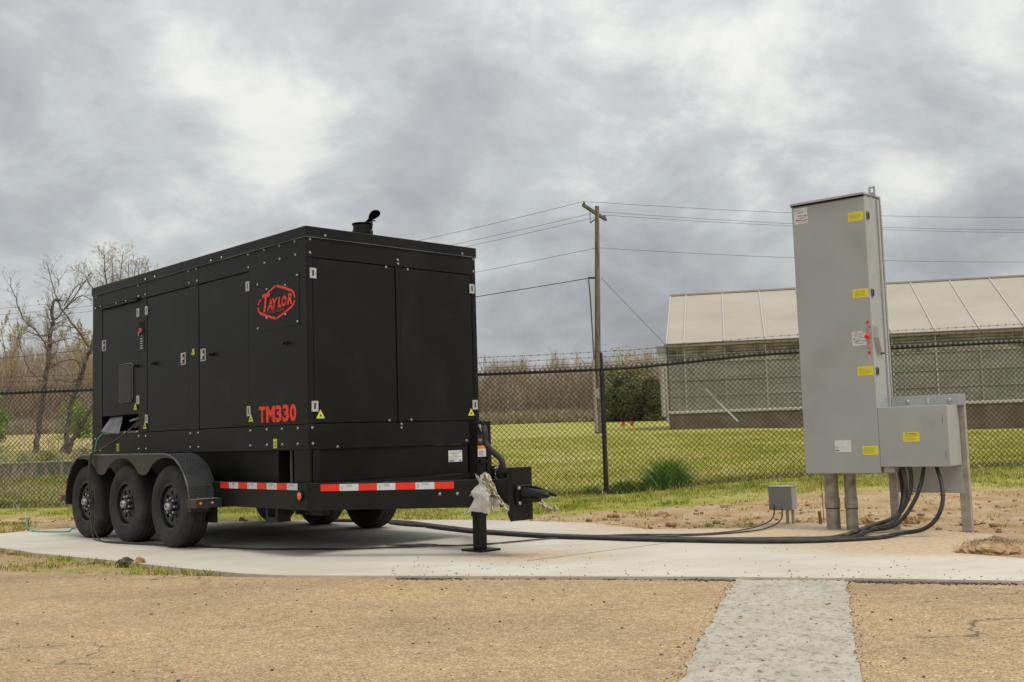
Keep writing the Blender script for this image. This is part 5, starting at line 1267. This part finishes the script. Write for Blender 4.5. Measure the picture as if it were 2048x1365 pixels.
def upper():
    h = node_mat('clerestory_panel')
    c = h.ramp(h.noise(.8, 4, .6, (1, 1, 2.2)), [(.38, (.10, .095, .075)), (.5, (.27, .24, .17)), (.62, (.43, .39, .28))])
    h.set(c, .35); return h.m
def roofm():
    h = node_mat('shade_roof_panel')
    c = h.ramp(h.noise(.5, 5, .55, (.6, .6, 2)), [(.3, (.34, .30, .24)), (.7, (.40, .36, .29))])
    h.set(c, .6); return h.m
wm, um, rm = wallmat(), upper(), roofm()
ribw = mat('rib_white', (.42, .41, .38), rough=.5); ribdim = mat('rib_dim', (.34, .32, .28), rough=.5)
basew = mat('base_wall', (.125, .098, .068), (.175, .14, .10), 1.2, .9)
zE, zR, zS, RB = 4.86, 7.72, 1.80, 5.4; step = 1.79; x0 = -.02; Lg = 30.6
bz = .2
xr0 = .78; xsr = [x0] + [x0+xr0+step*i for i in range(17)]
for i in range(len(xsr)-1):
    a, b = xsr[i], xsr[i+1]
    MB().box(a+.03, b-.03, 0, .04, zS+.06, zS+1.42).build('wall_panel', wm, GH); MB().box(a+.03, b-.03, 0, .04, zS+1.44, zE-.86).build('wall_panel', wm, GH)
    MB().box(a+.03, b-.03, .0, .04, zE-.84, zE-.12).build('clerestory_panel', um, GH)
    k = MB().prism([(-.16, zE), (RB, zR), (RB, zR+.05), (-.16, zE+.05)], a+.03, b-.03, 'x').build('roof_panel', rm, GH)
    MB().box(a, b-.004, -.05, .25, bz-.6, zS-.10).build('base_panel', basew, GH)
for i, a in enumerate(xsr):
    if i > 0:
        MB().box(a-.03, a+.03, -.04, .06, zS+.02, zE-.1).build('wall_rib', ribw if i % 2 else ribdim, GH)
    MB().prism([(-.18, zE+.01), (RB, zR+.02), (RB, zR+.09), (-.18, zE+.09)], a-.028, a+.028, 'x').build('roof_rib', ribw, GH)
    if i < len(xsr)-1: [MB().box(a+q, a+q+.03, -.02, .045, zS+.02, zE-.1).build('wall_mullion', ribdim, GH) for q in (.43, .87, 1.31)]
xe = xsr[-1]
MB().box(x0-.1, xe, -.10, .0, zS-.09, zS+.05).build('sill_pipe', mat('sill_white', (.48, .46, .43), rough=.4), GH, bevel=.03)
for z in (zS+.70, zS+1.42, zE-.86, zE-.50): MB().box(x0, xe, -.035, .05, z, z+.03).build('wall_girt', ribdim, GH)
MB().box(x0-.1, xe, -.22, -.08, zE-.12, zE-.02).build('gutter', mat('gutter_grey', (.22, .20, .17), rough=.5), GH); MB().box(x0-.1, xe, -.23, -.20, zE-.02, zE+.01).build('gutter_lip', ink, GH)
MB().box(x0-.05, xe, RB-.08, RB+.08, zR+.04, zR+.12).build('ridge_cap', ribdim, GH)
for z in (zE-.30, zE-.42): MB().box(x0, xe, -.03, -.01, z, z+.015).build('wall_wire', ink, GH)
# end wall and far slope
MB().prism([(.05, bz-.6), (RB*2, bz-.6), (RB*2, zE), (RB, zR), (.05, zE)], x0-.03, x0+.02, 'x').build('end_wall', wm, GH)
MB().prism([(RB, zR), (RB*2+.1, zE), (RB*2+.1, zE+.05), (RB, zR+.05)], x0, xe, 'x').build('far_roof_slope', rm, GH)
MB().box(x0, xe, RB*2-.05, RB*2, bz-.6, zE).build('far_wall', wm, GH)
MB().box(x0-.12, x0-.03, -.08, .06, zS-.5, zE).build('corner_post', ribw, GH)
MB().box(x0-.46, x0-.05, -.20, .05, zE-.42, zE-.06).build('downpipe_head', mat('duct_grey', (.23, .215, .20), rough=.5), GH)
MB().tube([(x0-.27, -.08, zE-.42), (x0-.25, -.08, 1.62)], .105, 14).build('downpipe', mat('duct_light', (.40, .385, .36), rough=.45), GH, smooth=50)
# survey flags
for px_, label in ((1243, 'left one of two small orange marker flags in the field'), (1261, 'right one of two small orange marker flags in the field')):
    p = at(px_, 858, 56); z = TZ(p.x, p.y)
    fo = empty('marker_flag', (p.x, p.y, z), 0, label, 'flag'); MB().tube([(0, 0, 0), (0, 0, .42)], .004, 5).build('flag_stem', zinc, fo)
    MB().add([(0, 0, .42), (.12, .03, .40), (.20, .0, .36), (.19, .02, .17), (.10, -.02, .15), (0, 0, .20)], [(0, 1, 4, 5), (1, 2, 3, 4)]).build('flag_cloth', mat('flag_orange', (.85, .12, .03), rough=.6), fo)

# ------------------------------------------------------------------ trees
class Tree:
    def __init__(s, seed): s.g = random.Random(seed); s.t = MB(); s.c = MB(); s.b = []
    def vec(s): return Vector((s.g.gauss(0, 1), s.g.gauss(0, 1), s.g.gauss(0, 1)))
    def limb(s, p, d, L, r, lv, up=.25, wob=.22):
        n = 5 if lv < 2 else 4; P = [p.copy()]; R = [r]; d = d.normalized()
        for i in range(n):
            d = (d + s.vec()*wob*.5 + Vector((0, 0, up*.25))).normalized(); P.append(P[-1]+d*L/n); R.append(r*(1-.8*(i+1)/n))
        (s.t if lv < 2 else s.c).tube(P, R, 6 if lv < 1 else 4 if lv < 2 else 3, cap=False); return P, R
    def grow(s, p, d, L, r, lv, maxlv, nb=6, ratio=.55, start=.25, ang=.8, up=.25, budp=.5):
        P, R = s.limb(p, d, L, r, lv, up)
        s.sprout(P, R, L, lv, maxlv, nb, ratio, start, ang, up, budp)
        return P
    def sprout(s, P, R, L, lv, maxlv, nb, ratio, start, ang, up, budp):
        if lv >= maxlv:
            for q in P[1:]:
                if s.g.random() < budp: s.b.append(q + s.vec()*.03)
            return
        n = len(P)-1
        for k in range(nb):
            f = start+(1-start)*(k+s.g.random())/nb; i = min(n-1, int(f*n)); t = f*n-i; q = P[i].lerp(P[i+1], t); base = (P[i+1]-P[i]).normalized()
            side = base.cross(s.vec()).normalized(); dd = (base*cos(ang)+side*sin(ang)); rr = max(.006, (R[i]+(R[i+1]-R[i])*t)*.6)
            s.grow(q, dd, L*ratio*s.g.uniform(.6, 1.1)*(1.15-.5*f), rr, lv+1, maxlv, max(3, nb-1), ratio, .15, ang, up, budp)
    def buds(s, size):
        mb = MB()
        for p in s.b:
            a = s.vec().normalized()*size*s.g.uniform(.5, 1.3); b = a.cross(s.vec()).normalized()*size*.5
            mb.add([p-a-b*.3, p+b, p+a, p-b], [(0, 1, 2, 3)])
        return mb
def add_tree(name, T, loc, label, budm, cat='tree', bsize=.05, rz=0, bk=None):
    o = empty(name, loc, rz, label, cat)
    t = T.t.build('trunk', bk or bark, o); 
    if T.c.v: tag(T.c.build('crown', twig, o), kind='stuff')
    if T.b: tag(T.buds(bsize).build('leaf_buds', budm, o), kind='stuff')
    return o
def poly_tree(name, limbs, d, label, seed, budm, nb=9, L=1.3, budp=.4, maxlv=3, bsize=.04):
    T = Tree(seed); p0 = limbs[0][0][0]; base = at(p0[0], p0[1], d)
    for pts, r0, r1, dd in limbs:
        P = [at(x, y, d)-base for x, y in pts]; n = len(P)
        P = [p+Vector((0, dd*i/(n-1), 0)) for i, p in enumerate(P)]
        P = [q + Vector((T.g.gauss(0, .03), T.g.gauss(0, .03), 0)) if 0 < i < n*3 else q for i, q in enumerate(curve_pts(P, 4))]
        k = len(P); R = [r0+(r1-r0)*i/(k-1) for i in range(k)]
        T.t.tube(P, R, 8 if r0 > .05 else 5)
        ln = sum((P[i+1]-P[i]).length for i in range(k-1))
        m = int(nb*ln/2.2)
        for j in range(m):
            f = (.25 if r0 > .1 else .1)+(.75 if r0 > .1 else .9)*(j+T.g.random())/m; i = min(k-2, int(f*(k-1))); q = P[i]; b = (P[i+1]-P[i]).normalized()
            side = b.cross(T.vec()).normalized(); T.grow(q, b*cos(.85)+side*sin(.85), L*T.g.uniform(.5, 1.1), max(.010, R[i]*.4), 2, maxlv+1, 4, .55, .15, .7, .3, budp)
    return add_tree(name, T, base, label, budm, bsize=bsize)
D1 = 50
poly_tree('bare_tree', [([(70, 905), (78, 850), (90, 760), (97, 690), (101, 640), (104, 602), (118, 600)], .14, .045, .2),
    ([(98, 700), (78, 665), (55, 640), (42, 600), (36, 560)], .05, .012, -.8), ([(99, 672), (62, 668), (30, 650)], .035, .01, .6), ([(101, 650), (130, 610), (150, 575), (168, 540)], .05, .012, .8),
    ([(96, 690), (125, 682), (155, 678)], .04, .012, -.5), ([(88, 765), (66, 745), (48, 700), (44, 675)], .045, .012, -.4), ([(90, 725), (110, 730), (132, 745)], .03, .01, .5)], D1,
    'bare tree with a broken-off top standing left of the generator', 21, bud, nb=11, L=.95, budp=.06, bsize=.03)
poly_tree('leaning_tree', [([(126, 905), (134, 860), (144, 800), (158, 755), (170, 715), (180, 690), (196, 640)], .15, .06, .3),
    ([(178, 695), (160, 665), (145, 640), (128, 612), (118, 570), (112, 535)], .06, .012, -1.0), ([(132, 618), (158, 590), (185, 608)], .04, .012, .6), ([(128, 612), (150, 575), (170, 560)], .035, .01, .3),
    ([(165, 745), (150, 720), (115, 735), (92, 760)], .035, .01, -.8), ([(158, 755), (140, 765), (110, 758)], .03, .01, .4), ([(118, 570), (106, 550), (100, 540)], .02, .008, .3), ([(190, 655), (215, 590), (220, 560), (216, 510)], .06, .012, .5)], D1+2,
    'dark leaning tree whose upper limb bends left beside the generator', 22, bud, nb=11, L=1.0, budp=.08, bsize=.03)
poly_tree('leaning_tree', [([(134, 906), (150, 870), (172, 830), (190, 800), (230, 730), (270, 660)], .13, .05, .5), ([(160, 850), (176, 858), (184, 842)], .03, .01, .2), ([(230, 730), (250, 640), (262, 580), (268, 520)], .05, .012, .3)], D1+2.5,
    'dark leaning trunk slanting right and disappearing behind the generator', 23, bud, nb=6, L=1.1, budp=.08, bsize=.03)
poly_tree('bare_tree', [([(228, 900), (226, 800), (222, 690), (220, 620), (208, 560), (204, 500)], .16, .012, .3), ([(221, 620), (236, 560), (240, 500)], .05, .012, .5), ([(221, 640), (190, 580), (170, 545)], .05, .012, -.5)], 58,
    'tall budding tree whose crown rises just above the rear of the generator roof', 24, bud, nb=16, L=1.1, budp=.35, bsize=.035)
poly_tree('bare_tree', [([(292, 900), (288, 800), (280, 690), (276, 600), (274, 525)], .15, .012, .3), ([(278, 640), (256, 580), (252, 520)], .05, .012, .5), ([(278, 640), (298, 580), (302, 535)], .04, .012, -.5)], 60,
    'budding tree showing the second crown above the generator roof, further right', 25, bud, nb=14, L=1.0, budp=.35, bsize=.035)
# far trees, several kinds reused
def wood_tree(seed, H, budp, spread=.42, nb=9):
    T = Tree(seed); T.grow(Vector((0, 0, 0)), Vector((T.g.uniform(-.1, .1), 0, 1)), H, .011*H, 0, 3, nb, spread, .22, .6, .75, budp); return T
protos = []
for i, (sd_, H, bp_, bm_, lb_) in enumerate(((31, 10, .25, bud, 'tan'), (32, 9, .45, bud, 'budding'), (33, 8, .2, brush, 'bare'), (34, 9.5, .5, bud, 'greening'))):
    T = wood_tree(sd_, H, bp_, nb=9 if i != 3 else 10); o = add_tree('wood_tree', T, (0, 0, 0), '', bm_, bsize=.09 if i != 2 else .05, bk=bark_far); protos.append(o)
fw = []; g = random.Random(8)
# (pixel x, depth, scale, kind)
spec_l = [(-30, 92, 1.15, 1), (14, 86, .95, 2), (40, 95, 1.2, 1), (66, 90, .85, 2), (92, 98, 1.0, 0), (118, 94, .9, 2), (146, 97, 1.1, 1), (172, 100, .8, 0), (205, 96, 1.0, 1), (240, 100, 1.1, 0), (-75, 88, 1.2, 0), (-120, 90, 1.1, 1), (135, 106, 1.1, 1), (22, 104, 1.1, 3), (78, 106, 1.15, 1)]
spec_c = [(600, 98, .8, 0), (680, 96, .7, 2), (760, 99, .8, 1), (840, 96, .75, 2), (905, 95, .85, 0), (952, 92, .85, 3), (978, 97, .72, 1), (1004, 94, .62, 2), (1030, 96, .68, 0), (1055, 94, .60, 2), (1082, 97, .66, 1), (1108, 95, .68, 0), (1134, 98, .66, 2), (1160, 96, .70, 1), (1186, 94, .62, 0), (1216, 97, .68, 2), (1246, 95, .70, 3), (1272, 97, .74, 3), (1300, 99, .60, 1), (1326, 96, .52, 0)]
for grp, sp_, nm in ((0, spec_l, 'woods behind the pond'), (1, spec_c, 'woods behind the field')):
    for px_, d, s_, k in sp_:
        s_ = s_*(.80 if grp else 1)
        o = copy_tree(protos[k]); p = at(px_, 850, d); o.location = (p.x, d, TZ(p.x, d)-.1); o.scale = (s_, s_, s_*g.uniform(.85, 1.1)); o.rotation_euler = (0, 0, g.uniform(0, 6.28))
        kind = ('tan-twigged', 'pale budding', 'bare grey-brown', 'yellow-green leafing')[k]
        o['label'] = kind + (' tree in the woods across the pond at left' if grp == 0 else ' tree in the brown tree line beyond the mown field'); o['group'] = nm+', '+kind
def rm(o):
    for c in list(o.children): rm(c)
    bpy.data.objects.remove(o)
for o in protos: rm(o)
# dense brush as stuff
def thicket(name, region, n, h, m, label, wdt=.024, seed=1, L=(.5, 1.6)):
    g = np.random.default_rng(seed); px_ = g.uniform(region[0], region[1], n); d = g.uniform(region[2], region[3], n)
    x = (px_-1024)/F_PX*d; y = d; z0 = terrain(x, y, False)
    hh = h*(.65+.6*fbm(x*.22, y*.05, seed)) * (.75+.5*vnoise(x*1.1, y*.3, seed+5))
    z = z0+hh*g.uniform(0, 1, n)**.85
    l = g.uniform(*L, n); a = g.normal(0, .30, n); b = g.normal(0, .38, n); w = wdt*g.uniform(.5, 1.4, n)
    tip = np.stack([x+l*a, y+l*b, z+l], 1); th = w*g.normal(0, .6, n)
    V = np.zeros((n, 3, 3)); V[:, 0] = np.stack([x-w, y+th, z], 1); V[:, 1] = np.stack([x+w, y-th, z], 1); V[:, 2] = tip
    me = np_mesh(name, V.reshape(-1, 3), np.arange(3*n).reshape(n, 3), m); tag(link(name, me), label, 'brush', kind='stuff')
def stems(name, region, n, h, m, label, seed):
    g = np.random.default_rng(seed); px_ = g.uniform(region[0], region[1], n); y = g.uniform(region[2], region[3], n); x = (px_-1024)/F_PX*y
    z = terrain(x, y, False)-.1; hh = h*g.uniform(.45, 1.1, n)*(.7+.6*fbm(x*.25, y*.1, seed)); w = .014*g.uniform(.5, 1.6, n)
    P = [np.stack([x, y, z], 1)]; dx = g.normal(0, .10, n); dy = g.normal(0, .1, n)
    for f in (.35, .7, 1.0): P.append(np.stack([x+hh*f*dx+g.normal(0, .06, n), y+hh*f*dy, z+hh*f], 1))
    V = np.zeros((n, 8, 3)); 
    for i in range(4):
        ww = (w*(1-.28*i))[:, None]*np.array([1, .15, 0]); V[:, 2*i] = P[i]-ww; V[:, 2*i+1] = P[i]+ww
    i0 = np.arange(n)*8; Fc = np.concatenate([np.stack([i0+2*k, i0+2*k+1, i0+2*k+3, i0+2*k+2], 1) for k in range(3)])
    tag(link(name, np_mesh(name, V.reshape(-1, 3), Fc, m)), label, 'brush', kind='stuff')
stems('sapling_stems', (540, 1345, 90, 97), 2100, 5.0, brush, 'slender bare grey-brown sapling stems crowding the far field edge', 3)
stems('sapling_stems', (-260, 420, 88, 98), 2600, 7.0, brush, 'slender bare grey-brown sapling stems crowding the woods at left', 4)
thicket('brush_thicket', (540, 1345, 89, 98), 44000, 4.7, brush, 'fine leafless twigs of the thicket along the far side of the mown field', seed=3, wdt=.012, L=(.4, 1.4))
thicket('brush_thicket', (-260, 420, 86, 99), 46000, 6.2, brush, 'fine leafless twigs of the thicket behind the pond at left', seed=4, wdt=.012, L=(.4, 1.4))
thicket('dead_grass_edge', (540, 1345, 84, 90), 26000, .6, dry_m, 'pale dead grass in front of the brown thicket', seed=5, L=(.2, .7), wdt=.03)
thicket('dead_grass_edge', (-260, 420, 80, 86), 26000, .6, dry_m, 'pale dead grass on the far field edge at left', seed=6, L=(.2, .7), wdt=.03)
# leafy bushes
def bush(name, px_, pyb, d, w, h, n, m, label, seed, leaf=.10, cat='bush', dep=None):
    g = np.random.default_rng(seed); p = at(px_, pyb, d); z0 = TZ(p.x, d)-.05
    nb = 26; cc = np.stack([g.normal(0, .34, nb)*w/2, g.normal(0, .30, nb)*(dep or w)/2, np.abs(g.normal(.42, .24, nb))*h], 1); cr_ = g.uniform(.14, .30, nb)*min(w, h)
    k = g.integers(0, nb, n); u = g.normal(0, 1, (n, 3)); u /= np.linalg.norm(u, axis=1)[:, None]
    P = cc[k]+u*(cr_[k]*g.uniform(.55, 1.1, n))[:, None]; P[:, 2] = np.clip(P[:, 2], .03, None)
    a = g.normal(0, 1, (n, 3)); a /= np.linalg.norm(a, axis=1)[:, None]; b = np.cross(a, g.normal(0, 1, (n, 3))); b /= np.linalg.norm(b, axis=1)[:, None]
    s_ = leaf*g.uniform(.5, 1.3, n)[:, None]
    V = np.stack([P-a*s_, P+b*s_*.45, P+a*s_, P-b*s_*.45], 1).reshape(-1, 3); i = np.arange(n)*4
    o = empty(name, (p.x, d, z0), 0, label, cat); me = np_mesh('foliage', V, np.stack([i, i+1, i+2, i+3], 1), m); tag(link('foliage', me, o), kind='stuff')
    mb = MB()
    for j in range(7):
        mb.tube([(0, 0, 0), tuple(cc[j]*.5), tuple(cc[j])], [.05, .03, .01], 5)
    mb.build('stem', bark, o); return o
bush('evergreen_bush', 1238, 850, 80, 3.6, 3.3, 14000, everg, 'dark green evergreen bush left of centre in the clump beside the greenhouse', 51, .10)
bush('evergreen_bush', 1282, 850, 79, 3.8, 3.9, 16000, everg, 'tallest dark green evergreen bush, nearest the greenhouse downpipe', 52, .10)
bush('evergreen_bush', 1312, 850, 78, 2.2, 2.6, 8000, everg, 'low dark green evergreen bush partly behind the greenhouse downpipe', 53, .09)
bush('leafing_tree', 1262, 846, 86, 4.2, 6.3, 5000, bud, 'yellow-green leafing tree rising behind the evergreen bushes', 54, .10, 'tree')
bush('green_bush', -8, 870, 62, 1.5, 3.2, 3000, budg, 'tall bright green bush cut off by the left edge of the photo', 55, .07)
bush('green_bush', 157, 868, 75, 2.6, 3.0, 4200, budg, 'fresh green bush seen between the two leaning trunks', 56, .08)
bush('green_bush', 34, 905, 57, 2.7, 1.2, 3600, budg, 'low bright green bush at the foot of the broken-topped tree', 57, .06)
bush('green_bush', 98, 905, 58.5, 2.0, .8, 1600, grass_m, 'low green undergrowth between the trunks on the pond bank', 58, .06)
bush('dry_shrub', 175, 900, 56, 1.9, 1.9, 1500, dry_m, 'pale dry shrub on the pond bank just left of the generator', 59, .07)
# dry sapling stems near the left fence
for k, (px_, d) in enumerate(((118, 21.0), (60, 22.5), (16, 20.0))):
    T = Tree(70+k); p = at(px_, 960, d)
    for j in range(7): T.grow(Vector((T.g.gauss(0, .10), T.g.gauss(0, .1), 0)), Vector((T.g.gauss(0, .35), T.g.gauss(0, .3), 1)), T.g.uniform(.6, 1.15), .009, 1, 2, 4, .5, .3, .6, .5, 0)
    o = empty('dry_sapling', (p.x, d, TZ(p.x, d)-.03), 0, ('pale dead sapling stems nearest the trailer wheels behind the fence', 'pale dead sapling stems in the middle of the left bank', 'pale dead sapling stems at the far left behind the fence')[k], 'shrub')
    T.t.build('stem', dry_m, o)
    if T.c.v: T.c.build('twigs', dry_m, o)['kind'] = 'stuff'
